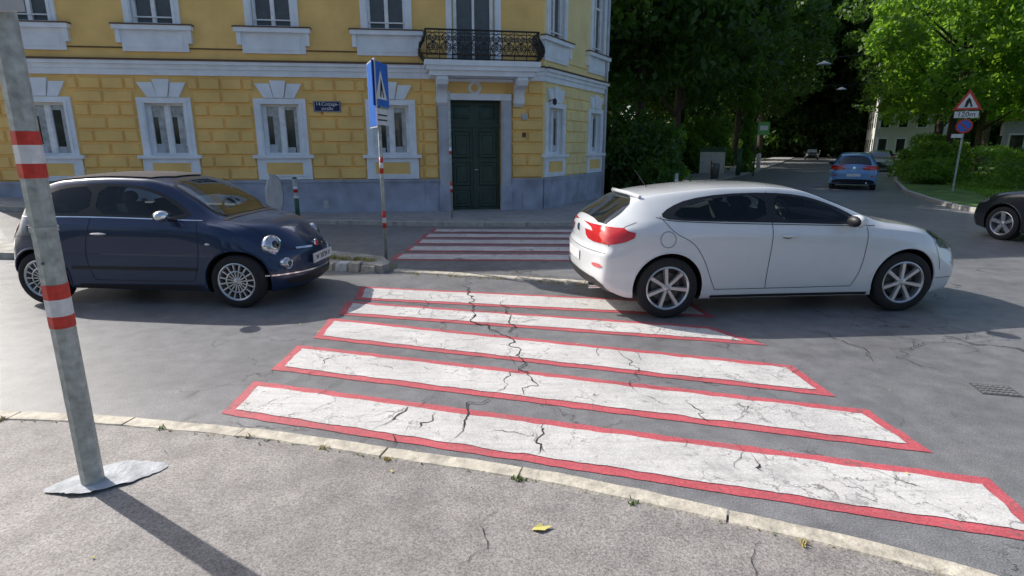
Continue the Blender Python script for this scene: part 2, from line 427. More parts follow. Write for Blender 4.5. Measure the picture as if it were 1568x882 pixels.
# cracks
def crack(mb, pts, w, z):
    p=refine(pts,0.03,False); q=[]
    for x,y in p:
        q.append((x+noise.noise(Vector((x*7,y*7,5)))*0.09+noise.noise(Vector((x*30,y*30,5)))*0.03, y+noise.noise(Vector((x*7,y*7,15)))*0.09+noise.noise(Vector((x*30,y*30,25)))*0.03))
    n=len(q); vs=[];fs=[]
    for i,(x,y) in enumerate(q):
        a=Vector(q[max(0,i-1)]); b=Vector(q[min(n-1,i+1)]); t=(b-a); t=t.normalized() if t.length>0 else Vector((1,0)); nn=Vector((-t.y,t.x))
        ww=w*(0.25+1.1*abs(noise.noise(Vector((x*14,y*14,2)))))*min(1,4*min(i,n-1-i)/n+0.1)
        vs+=[(x+nn.x*ww,y+nn.y*ww,z),(x-nn.x*ww,y-nn.y*ww,z)]
    for i in range(n-1): fs.append((2*i,2*i+1,2*i+3,2*i+2))
    mb.add(vs,fs,M_CRACK)
mb=MB(); z=0.011
for pts,w in [([(-.58,7.9),(-.58,7.16),(-.44,6.2),(-.40,5.73),(0.0,5.1),(.06,4.44),(-.11,3.81)],.013),
 ([(-.07,6.6),(-.07,6.25),(.0,5.5),(.05,5.1)],.010),([(.06,4.44),(.16,4.1),(.05,3.85)],.010),([(-.11,3.81),(-.30,3.6),(-.38,3.2)],.010),
 ([(.22,3.42),(.22,3.28),(.14,3.02)],.011),([(-.7,3.7),(-.85,3.35)],.008),([(1.35,3.0),(1.40,2.8)],.008),
 ([(-1.0,6.9),(-.95,6.2),(-1.1,5.7)],.006),([(0.9,4.9),(1.0,4.3),(.85,3.9)],.006),([(1.2,3.75),(1.3,3.4)],.006),([(-.5,6.1),(-.2,6.0),(-.05,6.1)],.006),([(-.44,5.9),(-.7,5.6),(-.65,5.3)],.006),
 ([(2.9,5.4),(3.1,4.9),(3.0,4.5)],.009),([(3.9,5.2),(3.3,4.6),(3.5,4.2)],.006),([(5.0,5.4),(3.9,5.0),(3.1,4.7)],.006),([(-.4,8.5),(0.2,7.9),(1.3,7.5)],.012),([(-.5,3.55),(-.62,3.3)],.008)]:
    crack(mb,pts,w,z)
for i in range(60):
    k=random.choice(near_str); t=random.random(); x=k[0][0]+(k[1][0]-k[0][0])*t; y=k[0][1]+(k[1][1]-k[0][1])*t+random.uniform(0,.4)
    a=random.uniform(0,6.28); l=random.uniform(.12,.4); crack(mb,[(x,y),(x+l*math.cos(a),y+l*math.sin(a))],.0035,z)
for pts,w in [([(-.1,2.55),(-.12,2.3),(-.2,2.05)],.003),([(-3.6,3.4),(-3.3,3.1),(-3.2,2.6)],.006),([(1.1,2.3),(1.0,2.0),(1.2,1.7)],.003)]:
    crack(mb,pts,w,0.032)
mb.build('asphalt_cracks',recalc=False)

# traffic island
isl=[(-1.85,8.0),(-1.78,8.25),(-2.0,8.75),(-3.2,9.35),(-9,9.9),(-20,10.2),(-20,9.6),(-9,9.1),(-3.2,8.55),(-2.3,8.2)]
sheet('traffic_island', isl, 0.11, plain('island_concrete',(0.42,0.40,0.35),0.85,var=0.4,vscale=5,bump=0.6,bscale=20), 0.4, skirt=0.12)
mb=MB(); x=-1.93
M_STW = plain('whitewashed_stone', (0.68,0.68,0.66), 0.85, var=0.25, vscale=12, bump=0.5, bscale=40)
while x>-4.6:
    y=8.10+0.30*abs(x+1.95)**0.9 if x>-3.6 else 8.60
    l=random.uniform(.16,.32); a=random.uniform(-.12,.12)+R(-16); r=l*.48; q=random.uniform(.08,.11)
    M=Matrix.Translation((x-l/2,y,0.06))@Matrix.Rotation(a,4,'Z')@Matrix.Rotation(random.uniform(-.08,.08),4,'Y')
    tp=.05+random.uniform(-.01,.025)
    mb.hexa([(-r,-q,-.09),(r,-q,-.09),(r,q,-.09),(-r,q,-.09),(-r*.85,-q*.75,tp),(r*.88,-q*.8,tp-.01),(r*.8,q*.8,tp+.008),(-r*.8,q*.85,tp)],M_STW if random.random()<.7 else M_KERB,M)
    x-=l+.01
mb.build('island_edge_stones')
kerb('flush_kerb', [(-1.72,8.08),(-.4,7.72),(.95,7.32),(2.2,7.0),(4.5,6.9)], 0.15, -0.05, 0.02, 0.8, M_KERB, side=-1)

def tuft(mb, x,y,z,n,h,mat,spread=.05):
    for i in range(n):
        a=random.uniform(0,6.28); r=random.uniform(0,spread); px=x+r*math.cos(a); py=y+r*math.sin(a); hh=h*random.uniform(.5,1.1)
        lx=random.uniform(-.5,.5)*hh; ly=random.uniform(-.5,.5)*hh; w=.004+hh*.03
        b=random.uniform(0,3.14); wx=w*math.cos(b); wy=w*math.sin(b)
        mb.add([(px-wx,py-wy,z),(px+wx,py+wy,z),(px+lx*.6+wx*.6,py+ly*.6+wy*.6,z+hh*.6),(px+lx,py+ly,z+hh)],[(0,1,2,3)],mat)
mb=MB(); MT=plain('dry_grass',(0.50,0.40,0.13),0.9,var=.4); MTG=plain('weed_green',(0.16,0.26,0.05),0.9,var=.4)
for x,y in [(-2.75,3.38),(-2.2,3.3),(-.71,2.93),(.02,2.73),(.05,2.72),(.6,2.52),(-1.6,3.18),(1.3,2.22),(-3.3,3.42),(-1.1,3.05)]:
    tuft(mb,x,y,.028,14,.03,random.choice([MT,MTG]),.03)
for i in range(110):
    x=random.uniform(-3.4,-1.7); tuft(mb,x,8.25+abs(x+1.8)*.28+random.uniform(-.06,.15),.10 if x<-2 else 0.02,7,.08,MT if random.random()<.75 else MTG,.06)
for i in range(90):
    x=random.uniform(-1.6,1.0); tuft(mb,x,8.06-(x+1.72)*.283+random.choice([-.03,.16]),.0,4,.04,MT,.03)
for i in range(60):
    x=random.uniform(-3.6,2.2)
    y=np.interp(x,[p[0] for p in near[:12]],[p[1] for p in near[:12]])-.135
    tuft(mb,x,y,.028,3,.014,MT if random.random()<.6 else MTG,.015)
mb.build('weeds',recalc=False)
mb=MB()
mb.add([(0,0,0),(.03,.02,.012),(.05,.0,.004),(.09,.005,.01),(.05,-.03,.008),(.02,-.035,.014),(-.01,-.02,.004)],[(0,1,2),(0,2,3),(0,3,4),(0,4,5),(0,5,6)],M_LEAFY,Matrix.Translation((.10,2.33,.03)))
for i in range(30):
    x=random.uniform(-3.2,3.0); y=random.uniform(2.0,6.5); s=random.uniform(.12,.3)
    M=Matrix.Translation((x,y,.034 if y<2.9-.35*x else .013))@Matrix.Rotation(random.uniform(0,6),4,'Z')@Matrix.Scale(s,4)
    mb.add([(0,0,0),(.04,.03,.02),(.1,0,.01),(.04,-.03,.02)],[(0,1,2,3)],random.choice([M_LEAFY,M_CRACK]),M)
mb.build('fallen_leaves',recalc=False)
mb=MB(); M=Matrix.Translation((3.58,3.95,0))@Matrix.Rotation(R(-14),4,'Z')
mb.box(-.13,.13,-.10,.10,-.02,.005,M_GALVD,M)
for i in range(7):
    for j in range(4): mb.box(-.115+i*.034,-.092+i*.034,-.085+j*.045,-.055+j*.045,.005,.009,M_ROAD,M)
mb.build('drain_cover')

# ------------------------------------------------------------------ yellow house
house=empty('yellow_townhouse')
P1=(-2.3,15.4); P2=(0.83,15.95); P3=(3.04,19.8)
EAVE=8.4
def window(mb, M, s, z0, z1, hw, lower, blind=False):
    t=.17; n=.05
    mb.box(s-hw,s+hw,-.16,-.15,z0,z1,M_GLASSB if not blind else M_BLIND,M)
    fr=.055
    mb.box(s-hw,s-hw+fr,-.15,-.09,z0,z1,M_WFRAME,M); mb.box(s+hw-fr,s+hw,-.15,-.09,z0,z1,M_WFRAME,M)
    mb.box(s-hw+fr,s+hw-fr,-.15,-.09,z0,z0+fr,M_WFRAME,M); mb.box(s-hw+fr,s+hw-fr,-.15,-.09,z1-fr,z1,M_WFRAME,M)
    mb.box(s-.045,s+.045,-.15,-.08,z0+fr,z1-fr,M_WFRAME,M)
    zt=z0+(z1-z0)*.72
    if not lower: mb.box(s-hw+fr,s-.045,-.15,-.085,zt-.03,zt+.03,M_WFRAME,M); mb.box(s+.045,s+hw-fr,-.15,-.085,zt-.03,zt+.03,M_WFRAME,M)
    else:
        for a,b in ((s-hw+fr,s-.045),(s+.045,s+hw-fr)):
            w=b-a; q=random.random()
            mb.box(a,a+.03,-.15,-.10,z0+fr,z1-fr,M_WFRAME,M); mb.box(b-.03,b,-.15,-.10,z0+fr,z1-fr,M_WFRAME,M)
            mb.box(a+.035,a+w*(.30+.3*q),-.15,-.146,z0+fr,z1-fr,M_CURT,M)
            mb.box(a+.035,b-.035,-.146,-.1455,z1-fr-.22*q-.05,z1-fr,M_CURT,M)
            mb.box(a+w*.4,b-.035,-.15,-.1455,z0+fr,z0+fr+.12+.1*q,M_STONE,M)
    mb.box(s-hw-t,s-hw,-.02,n,z0,z1,M_TRIM,M); mb.box(s+hw,s+hw+t,-.02,n,z0,z1,M_TRIM,M)
    mb.box(s-hw-t,s+hw+t,-.02,n+.004,z1,z1+.13,M_TRIM,M)
    mb.box(s-hw-.07,s-hw-.03,n,n+.02,z0,z1+.06,M_TRIM,M); mb.box(s+hw+.03,s+hw+.07,n,n+.02,z0,z1+.06,M_TRIM,M)
    mb.box(s-hw,s-hw+.002,-.16,-.02,z0,z1,M_TRIM,M); mb.box(s+hw-.002,s+hw,-.16,-.02,z0,z1,M_TRIM,M)
    mb.box(s-hw,s+hw,-.16,-.02,z0-.0,z0+.004,M_TRIM,M)
def lower_window(mb,M,s):
    window(mb,M,s,1.55,2.78,.45,True)
    mb.box(s-.74,s+.74,-.02,.13,1.47,1.55,M_TRIM,M)
    mb.box(s-.66,s+.66,-.02,.055,.94,1.47,M_TRIM,M)
    mb.box(s-.44,s+.44,.055,.062,1.06,1.36,M_YEL,M)
    mb.box(s-.47,s+.47,.055,.075,1.36,1.40,M_TRIM,M); mb.box(s-.47,s+.47,.055,.075,1.02,1.06,M_TRIM,M)
    for a0,a1,b0,b1,n,zt in ((-.36,-.13,-.56,-.21,.05,3.26),(-.115,.115,-.19,.19,.075,3.33),(.13,.36,.21,.56,.05,3.26)):
        mb.prism([(s+a0,2.92),(s+a1,2.92),(s+b1,zt),(s+b0,zt)],-.01,n,M_TRIM,M)
def upper_window(mb,M,s,z0,z1):
    window(mb,M,s,z0,z1,.45,False,True)
    mb.box(s-.88,s+.88,-.02,.15,z0-.13,z0-.03,M_TRIM,M); mb.box(s-.90,s+.90,-.02,.165,z0-.03,z0-.0,M_BROWN,M)
    for k in (-.84,.74): mb.box(s+k,s+k+.10,-.02,.10,z0-.42,z0-.13,M_TRIM,M)
    mb.box(s-.74,s+.74,-.02,.045,z0-.60,z0-.13,M_TRIM,M)
    mb.box(s-.62,s+.62,.045,.055,z0-.52,z0-.24,M_TRIM,M)
    mb.box(s-.7,s+.7,-.02,.16,z1+.13,z1+.23,M_TRIM,M)
    mb.box(s-.45,s+.45,-.07,-.05,z0+.16,z0+.19,M_WFRAME,M)
def facade(P,d,n,length,wins,yel,name,skip=None,ends=(0,0)):
    M=frame(P,d,n); mb=MB(); hw=.45; th=.35
    ops=[(s-hw,s+hw,[(1.55,2.78),(4.55,6.4)]) for s in wins]
    if skip: ops.append((skip[0],skip[1],skip[2]))
    ops.sort(); x=0
    for a,b,zz in ops:
        mb.box(x,a,-th,0,-.6,EAVE,yel,M); z=-.6
        for z0,z1 in zz:
            if z0>z: mb.box(a,b,-th,0,z,z0,yel,M)
            z=z1
        mb.box(a,b,-th,0,z,EAVE,yel,M); x=b
    mb.box(x,length,-th,0,-.6,EAVE,yel,M)
    def spans(a0,a1,block):
        out=[]; x=a0
        for a,b in sorted(block):
            if a>x: out.append((x,a))
            x=max(x,b)
        if x<a1: out.append((x,a1))
        return out
    dsk=[(skip[0]-.27,skip[1]+.27)] if skip else []
    for a,b in spans(-ends[0],length+ends[1],dsk):
        mb.box(a,b,-.01,.07,-.6,.86,M_PLINTH,M); mb.box(a,b,-.01,.095,.86,.925,M_PLINTH,M)
    rh=.3075
    for r in range(8):
        z0=.94+r*rh; z1=z0+rh-.030
        blk=[(s-.665,s+.665) for s in wins] if z0<2.85 else [(s-.58,s+.58) for s in wins]
        for a,b in spans(0.0,length,blk+dsk):
            L=b-a
            if L<.08: continue
            k=max(1,round(L/.60)); edges=[a+L*i/k for i in range(k+1)]
            if r%2 and k>=1 and L>.5: edges=[a]+[a+L*(i+.5)/k for i in range(k)]+[b]
            for i in range(len(edges)-1):
                if edges[i+1]-edges[i]>.1: mb.block(edges[i]+.014,edges[i+1]-.014,z0,z1,-.004,.052+random.uniform(-.002,.002),.030,yel,M)
    e0,e1=ends
    mb.box(-e0,length+e1,-.01,.06,3.42,3.56,M_TRIM,M); mb.box(-e0,length+e1,-.01,.10,3.56,3.66,M_TRIM,M)
    mb.box(-e0,length+e1,-.01,.16,3.66,3.735,M_TRIM,M); mb.box(-e0,length+e1,-.01,.18,3.735,3.775,M_BROWN,M)
    mb.box(-e0,length+e1,-.01,.025,3.80,3.86,yel,M)
    mb.box(-e0,length+e1,-.01,.03,4.02,4.045,M_BROWN if yel is M_YEL else yel,M)
    for s in wins: lower_window(mb,M,s); upper_window(mb,M,s,4.55,6.4)
    mb.box(-e0,length+e1,-.01,.12,7.5,7.8,M_TRIM,M); mb.box(-e0,length+e1,-.01,.3,7.8,8.0,M_TRIM,M); mb.box(-e0,length+e1,-.01,.42,8.0,EAVE,M_TRIM,M)
    return mb.build(name,house), M
dl=(-.9925,-.122); nl=(.122,-.9925)
_,ML=facade(P1,dl,nl,11.2,[.8,3.5,6.2,8.9],M_YEL,'left_facade')
dd=Vector((P2[0]-P1[0],P2[1]-P1[1])); Ld=dd.length; dd.normalize(); nd=(dd.y,-dd.x)
_,MD=facade(P1,dd,nd,Ld,[],M_YEL,'door_facade',skip=(.66,2.04,[(-.6,2.92),(3.8,6.2)]))
dr=Vector((P3[0]-P2[0],P3[1]-P2[1])); Lr=dr.length; dr.normalize(); nr=(dr.y,-dr.x)
_,MR=facade(P2,dr,nr,Lr,[.72,3.65],M_YELP,'right_facade')
mb=MB(); PL=(P1[0]+dl[0]*11.2,P1[1]+dl[1]*11.2)
fp=[PL,P1,P2,P3,(1.5,27),(-14.5,25)]
for i in (3,4,5):
    a=Vector(fp[i]); b=Vector(fp[(i+1)%6]); M=frame(a,(b-a),((b-a).y,-(b-a).x)); l=(b-a).length
    mb.box(0,l,-.3,-.001,-.6,EAVE,M_YELP,M)
cx=sum(p[0] for p in fp)/6; cy=sum(p[1] for p in fp)/6
mb.add([(cx+(x-cx)*1.03,cy+(y-cy)*1.06,EAVE) for x,y in fp]+[(cx+(x-cx)*.45,cy+(y-cy)*.25,EAVE+2.6) for x,y in fp],
       [tuple(range(6)),tuple(range(6,12))]+[(i,(i+1)%6,6+(i+1)%6,6+i) for i in range(6)],M_ROOF)
mb.build('roof',house)
# door
mb=MB(); M=MD; c=1.35; h=.69
mb.box(c-h,c+h,-.30,-.22,-.1,2.92,M_DOOR,M)
mb.box(c-.035,c+.035,-.22,-.18,.02,2.25,M_DOOR,M)
mb.box(c-h,c+h,-.22,-.17,2.25,2.33,M_DOOR,M)
for sx in (-1,1):
    for z0,z1 in ((.15,.62),(.72,1.35),(1.45,2.15)):
        a,b=sorted((c+sx*.11,c+sx*.60)); mb.block(a,b,z0,z1,-.221,-.195,.03,M_DOOR,M)
        mb.block(a+.09,b-.09,z0+.09,z1-.09,-.196,-.178,.02,M_DOOR,M)
    a,b=sorted((c+sx*.06,c+sx*.62)); mb.box(a,b,-.22,-.215,2.4,2.85,M_DOOR,M); mb.block(a+.06,b-.06,2.46,2.80,-.216,-.20,.02,M_DOOR,M)
    a,b=sorted((c+sx*h,c+sx*(h+.26))); mb.box(a,b,-.3,.10,-.3,2.92,M_STONE,M); mb.box(a-.02,b+.02,-.02,.13,-.3,.75,M_PLINTH,M)
    mb.box(a+.05,b-.05,.10,.12,.85,2.7,M_STONE,M)
mb.box(c-h-.26,c+h+.26,-.3,.12,2.92,3.08,M_TRIM,M)
mb.box(c-h-.12,c+h+.12,-.02,.07,3.08,3.42,M_YEL,M)
mb.box(c-h-.30,c+h+.30,-.02,.17,3.36,3.43,M_TRIM,M)
mb.tube([(c,-.19,1.15),(c,-.13,1.15),(c+.08,-.13,1.15)],.012,M_CHROME,6,M)
mb.lathe([(.10,.07),(.14,.095),(.17,.07)],M_TRIM,24,M@Matrix.Translation((c+.0,0,3.22)))
mb.box(c-h-.2,c+h+.2,-.3,.32,-.1,.02,M_STONE,M)
mb.build('front_door',house,sharp=40)
# balcony
mb=MB(); bw=1.42; bd=.85; bc=c+.14
mb.box(bc-bw,bc+bw,-.01,bd,3.66,3.78,M_TRIM,M); mb.box(bc-bw+.05,bc+bw-.05,-.01,bd-.05,3.56,3.66,M_TRIM,M); mb.box(bc-bw+.12,bc+bw-.12,-.01,bd-.12,3.44,3.56,M_TRIM,M)
for sx in (-1,1):
    x0=bc+sx*(bw-.42)
    pf=[(0,3.44),(.68,3.44),(.72,3.36),(.66,3.24),(.52,3.20),(.38,3.18),(.26,3.08),(.22,2.96),(.20,2.84),(.08,2.76),(0,2.80)]
    vs=[(x0-.13,a,b) for a,b in pf]+[(x0+.13,a,b) for a,b in pf]; n=len(pf)
    mb.add(vs,[tuple(range(n)),tuple(range(n,2*n))]+[(i,(i+1)%n,n+(i+1)%n,n+i) for i in range(n)],M_TRIM,M)
    for side in (-1,1):
        sp=[(x0+side*.135,.55+.10*(1-t/22)*math.cos(t*.6),3.33+.10*(1-t/22)*math.sin(t*.6)) for t in range(22)]
        mb.tube(sp,.018,M_TRIM,6,M)
        sp=[(x0+side*.135,.13+.07*(1-t/22)*math.cos(t*.6),2.90+.07*(1-t/22)*math.sin(t*.6)) for t in range(22)]
        mb.tube(sp,.015,M_TRIM,6,M)
mb.build('balcony_slab',house,sharp=40)
mb=MB()
def bulge(h): return .16*math.sin(min(1,h/.55)*math.pi)**1.0*(1-h*.3) + .02
H0=3.78; HH=.68
def mapf(u,h,seg):
    o=bulge(h)
    if seg==0: return (bc-bw+.06+u*(2*bw-.12), bd-.06+o, H0+h)
    y=.02+u*(bd-.08)
    return (bc-bw+.06-o, y, H0+h) if seg==1 else (bc+bw-.06+o, y, H0+h)
def ln(pts,seg,r=.009): mb.tube([mapf(u,h*.86,seg) for u,h in pts],r,M_IRON,5,M,cap=False)
for seg,k,W in ((0,9,2*bw-.12),(1,3,bd-.08),(2,3,bd-.08)):
    for h,r in ((.03,.014),(.12,.009),(.70,.009),(.79,.022)): ln([(i/20,h) for i in range(21)],seg,r)
    for i in range(k+1): ln([(i/k,j*.1*.8) for j in range(0,11)],seg,.012)
    for i in range(k):
        u0=i/k; du=1/k; cc=u0+du/2
        for sx in (-1,1):
            for cz,rr,dz in ((.30,.10,1),(.55,.085,-1)):
                cxu=cc+sx*du*.22
                sp=[(cxu+sx*(rr/W)*(1-t/26)*math.cos(t*.55+dz),cz+rr*(1-t/26)*math.sin(t*.55+dz)) for t in range(24)]
                ln(sp,seg,.011)
            ln([(cc,.12),(cc+sx*du*.3,.2),(cc+sx*du*.4,.35),(cc+sx*du*.1,.45),(cc+sx*du*.35,.6),(cc,.70)],seg,.010)
        mb.ell(mapf(cc,.38,seg),(.04,.04,.04),M_IRON,M,8,6)
    for i in range(k*2):
        u=(i+.5)/(k*2); ln([(u+.035/W*math.cos(t*.7),.75+.035*math.sin(t*.7)) for t in range(10)],seg,.006)
mb.build('balcony_railing',house)
mb=MB()
mb.box(.66,2.04,-.2,-.15,3.8,6.2,M_YELP,M)
mb.box(c-.42,c+.42,-.15,-.12,3.8,6.15,M_BLIND,M)
for a,b in ((c-.50,c-.42),(c+.42,c+.50),(c-.03,c+.03)): mb.box(a,b,-.15,-.08,3.8,6.15,M_WFRAME,M)
for a,b in ((c-.69,c-.55),(c+.55,c+.69)): mb.box(a,b,-.15,.055,3.8,6.25,M_TRIM,M)
mb.build('balcony_door',house)
mb=MB(); s=2.35
mb.box(s-.33,s+.33,.055,.066,2.60,2.86,M_NBLUE,ML)
for a,b,z0,z1 in ((s-.315,s+.315,2.612,2.620),(s-.315,s+.315,2.840,2.848),(s-.315,s-.307,2.612,2.848),(s+.307,s+.315,2.612,2.848)): mb.box(a,b,.066,.068,z0,z1,M_SWHITE,ML)
mb.build('street_name_plate',house)
def face_mat(M,s,n,z):
    nn=Vector((M[0][1],M[1][1],0)); right=Vector((-nn.y,nn.x,0))
    o=M@Vector((s,n,z)); T=Matrix.Identity(4)
    for i in range(3): T[i][0]=right[i]; T[i][1]=(0,0,1)[i]; T[i][2]=nn[i]; T[i][3]=o[i]
    return T
text('14.Cottage-',.115,face_mat(ML,s,.070,2.785),M_SWHITE,'plate_text_1',house)
text('straße',.115,face_mat(ML,s,.070,2.68),M_SWHITE,'plate_text_2',house)
mb=MB()
mb.box(2.58,2.74,.054,.075,2.45,2.60,M_SBACK,MD); mb.box(2.6,2.7,.054,.075,2.0,2.12,M_BROWN,MD)
mb.tube([(.28,.03,2.95),(.28,.16,2.98)],.012,M_BLACK,6,MR); mb.ell((.28,.2,2.92),(.06,.06,.09),M_BLACK,MR,10,8)
mb.box(2.5,2.62,.07,.08,.2,.4,M_SBACK,ML)
mb.box(2.62,2.9,.07,.10,.15,.55,M_PLINTH,MD)
mb.box(6.9,7.0,.07,.085,.35,.5,M_BLACK,ML)
mb.tube([(Lr-.12,.09,-.1),(Lr-.12,.09,7.6)],.05,M_STONE,8,MR)
mb.build('wall_fittings',house)

# ------------------------------------------------------------------ cars
def herm(keys,x):
    if x<=keys[0][0]: return keys[0][1]
    if x>=keys[-1][0]: return keys[-1][1]
    for i in range(len(keys)-1):
        if keys[i][0]<=x<=keys[i+1][0]: break
    def sl(j):
        if j<=0: return (keys[1][1]-keys[0][1])/(keys[1][0]-keys[0][0])
        if j>=len(keys)-1: return (keys[-1][1]-keys[-2][1])/(keys[-1][0]-keys[-2][0])
        a=(keys[j][1]-keys[j-1][1])/(keys[j][0]-keys[j-1][0]); b=(keys[j+1][1]-keys[j][1])/(keys[j+1][0]-keys[j][0])
        return 0 if a*b<=0 else 2*a*b/(a+b)
    x0,y0=keys[i]; x1,y1=keys[i+1]; h=x1-x0; t=(x-x0)/h
    return (2*t**3-3*t*t+1)*y0+(t**3-2*t*t+t)*h*sl(i)+(-2*t**3+3*t*t)*y1+(t**3-t*t)*h*sl(i+1)
def cr_line(P,k=4):
    out=[]
    n=len(P)
    for i in range(n-1):
        p0=P[max(0,i-1)];p1=P[i];p2=P[i+1];p3=P[min(n-1,i+2)]
        for j in range(k):
            t=j/k
            out.append(tuple(.5*((2*p1[q])+(-p0[q]+p2[q])*t+(2*p0[q]-5*p1[q]+4*p2[q]-p3[q])*t*t+(-p0[q]+3*p1[q]-3*p2[q]+p3[q])*t**3) for q in (0,1)))
    out.append(P[-1]); return out

class Car:
    def __init__(s,K,name,paintm,loc,rotz,scale=(1,1,1),gh=1.0,cuts=None):
        s.K=K; s.gh=gh; s.cuts=cuts; s.root=empty(name,loc,rotz,scale); s.paint=paintm; s.body(); s.det=MB()
    def zm(s,z):
        z0=1.0
        return z if z<z0 else z0+(z-z0)*s.gh
    def section(s,x):
        K=s.K; zt=herm(K['zt'],x); ys=herm(K['ys'],x); zs=herm(K['zs'],x); yb=herm(K['yb'],x); zb=herm(K['zb'],x); w=herm(K['w'],x); z0=herm(K['z0'],x)
        zm=z0+(zb-z0)*.50
        P=[(0,z0),(.6*w,z0),(.90*w,z0),(.965*w,z0+.03),(.985*w,z0+.13),(w,zm),(w-.004,zm+(zb-zm)*.45),((w+yb)/2+.008,zb-.075),(yb,zb),(yb+(ys-yb)*.33+.012,zb+(zs-zb)*.33),(yb+(ys-yb)*.68+.012,zb+(zs-zb)*.68),(ys,zs),(ys*.88,zs+(zt-zs)*.42),(ys*.6,zs+(zt-zs)*.78),(ys*.3,zt-(zt-zs)*.05),(0,zt)]
        return cr_line(P,4)
    def body(s):
        K=s.K; xr,xf=K['x']; r=.055; st=[]
        for k in range(6):
            a=math.pi/2*(1-k/6); st.append((xr+r-r*math.sin(a), r*(1-math.cos(a))))
        x=xr+r
        while x<xf-r: st.append((x,0)); x+=.035
        for k in range(7):
            a=math.pi/2*k/6; st.append((xf-r+r*math.sin(a), r*(1-math.cos(a))))
        W=max(v for _,v in K['w'])
        def warp(p):
            x,y,z=p; q=abs(y)/W
            X=x-K['pf']*q**2.6*S(x,xf-1.0,xf)*1.0-herm(K['nf'],z)*S(x,xf-.45,xf)
            X=X+K['pr']*q**2.6*S(-x,-(xr+.8),-xr)+herm(K['nr'],z)*S(-x,-(xr+.35),-xr)
            return (X,y,s.zm(z))
        vs=[];fs=[];rings=[]
        for x,ins in st:
            h=s.section(min(max(x,xr),xf)); zc=(h[0][1]+h[-1][1])/2; hh=(h[-1][1]-h[0][1])/2
            h=[(y*(1-ins/.75),zc+(z-zc)*(1-ins/hh)) for y,z in h]
            full=[(y,z) for y,z in h]+[(-y,z) for y,z in reversed(h[1:-1])]
            rings.append((x,h,len(vs))); vs+=[warp((x,y,z)) for y,z in full]
        n=len(rings[0][1])*2-2
        for i in range(len(rings)-1):
            for k in range(n):
                a=rings[i][2]; b=rings[i+1][2]; fs.append((a+k,a+(k+1)%n,b+(k+1)%n,b+k))
        Mc=16
        for x,h,_ in (rings[0],rings[-1]):
            o=len(vs)
            for y,z in h:
                for j in range(Mc+1): vs.append(warp((x,y*(1-2*j/Mc),z)))
            for i in range(len(h)-1):
                for j in range(Mc): fs.append((o+i*(Mc+1)+j,o+i*(Mc+1)+j+1,o+(i+1)*(Mc+1)+j+1,o+(i+1)*(Mc+1)+j))
        bm=bmesh.new(); bv=[bm.verts.new(v) for v in vs]
        for f in fs:
            try: bm.faces.new([bv[i] for i in f])
            except Exception: pass
        bmesh.ops.remove_doubles(bm,verts=bm.verts,dist=.0006)
        bmesh.ops.dissolve_degenerate(bm,dist=.0004,edges=bm.edges)
        bmesh.ops.recalc_face_normals(bm,faces=bm.faces)
        s.bvh=BVHTree.FromBMesh(bm)
        me=bpy.data.meshes.new('body'); bm.to_mesh(me); bm.free(); me.materials.append(s.paint); me.materials.append(M_BLACK)
        for p in me.polygons: p.use_smooth=True
        ob=bpy.data.objects.new('body',me); COL.objects.link(ob)
        def cutwith(cb,matname):
            cut=cb.build('cutter')
            md=ob.modifiers.new('b','BOOLEAN'); md.operation='DIFFERENCE'; md.object=cut; md.solver='EXACT'
            try: md.material_mode='TRANSFER'
            except Exception: pass
            dg=bpy.context.evaluated_depsgraph_get(); dg.update()
            m2=bpy.data.meshes.new_from_object(ob.evaluated_get(dg))
            ob.modifiers.clear()
            if len(m2.polygons)>len(ob.data.polygons)*.4: ob.data=m2
            else: print('BOOLEAN FAILED',matname)
            bpy.data.objects.remove(cut)
        cb=MB(); ra=K['arch']
        for ax in K['axles']:
            for sy in (-1,1):
                cb.lathe([(0.001,sy*.55),(ra,sy*.55),(ra,sy*1.2),(0.001,sy*1.2)],M_BLACK,48,Matrix.Translation((ax,0,K['rw'])),smooth=True)
        cutwith(cb,'arch')
        if s.cuts:
            for kind,poly,a,b in s.cuts:
                cb=MB()
                if kind=='S':
                    q=[(x,s.zm(z)) for x,z in chaikin(poly,1)]; cb.prism(q,a,b,M_INT)
                elif kind=='T':
                    q=chaikin(poly,1); n=len(q)
                    cb.add([(x,y,a) for x,y in q]+[(x,y,b) for x,y in q],[tuple(range(n)),tuple(range(2*n-1,n-1,-1))]+[(i,(i+1)%n,n+(i+1)%n,n+i) for i in range(n)],M_INT)
                cutwith(cb,kind)
        ob.data.set_sharp_from_angle(angle=R(38))
        ob.parent=s.root; s.ob=ob
    def ray(s,p,axis):
        a,b=p
        if axis!='T': b=s.zm(b)
        o,d={'R':(Vector((a,-3,b)),Vector((0,1,0))),'L':(Vector((a,3,b)),Vector((0,-1,0))),'F':(Vector((5,a,b)),Vector((-1,0,0))),'B':(Vector((-5,a,b)),Vector((1,0,0))),'T':(Vector((a,b,4)),Vector((0,0,-1)))}[axis]
        h=s.bvh.ray_cast(o,d)
        if h[0] is None: return None
        nn=h[1]
        if nn.dot(d)>0: nn=-nn
        return h[0],nn
    def panel(s,poly,axis,mat,off=.004,step=.05,rnd=2,holes=()):
        if axis=='S': s.panel(poly,'R',mat,off,step,rnd,holes); s.panel(poly,'L',mat,off,step,rnd,holes); return
        p=chaikin(poly,rnd) if rnd else poly
        v,f=fill2d(p,step,[chaikin(h,1) for h in holes]); P=[]
        for q in v:
            h=s.ray(q,axis); P.append(h[0]+h[1]*off if h else None)
        idx={};vs=[]
        for i,q in enumerate(P):
            if q is not None: idx[i]=len(vs); vs.append(q)
        s.det.add(vs,[[idx[i] for i in t] for t in f if all(i in idx for i in t)],mat,None,True)
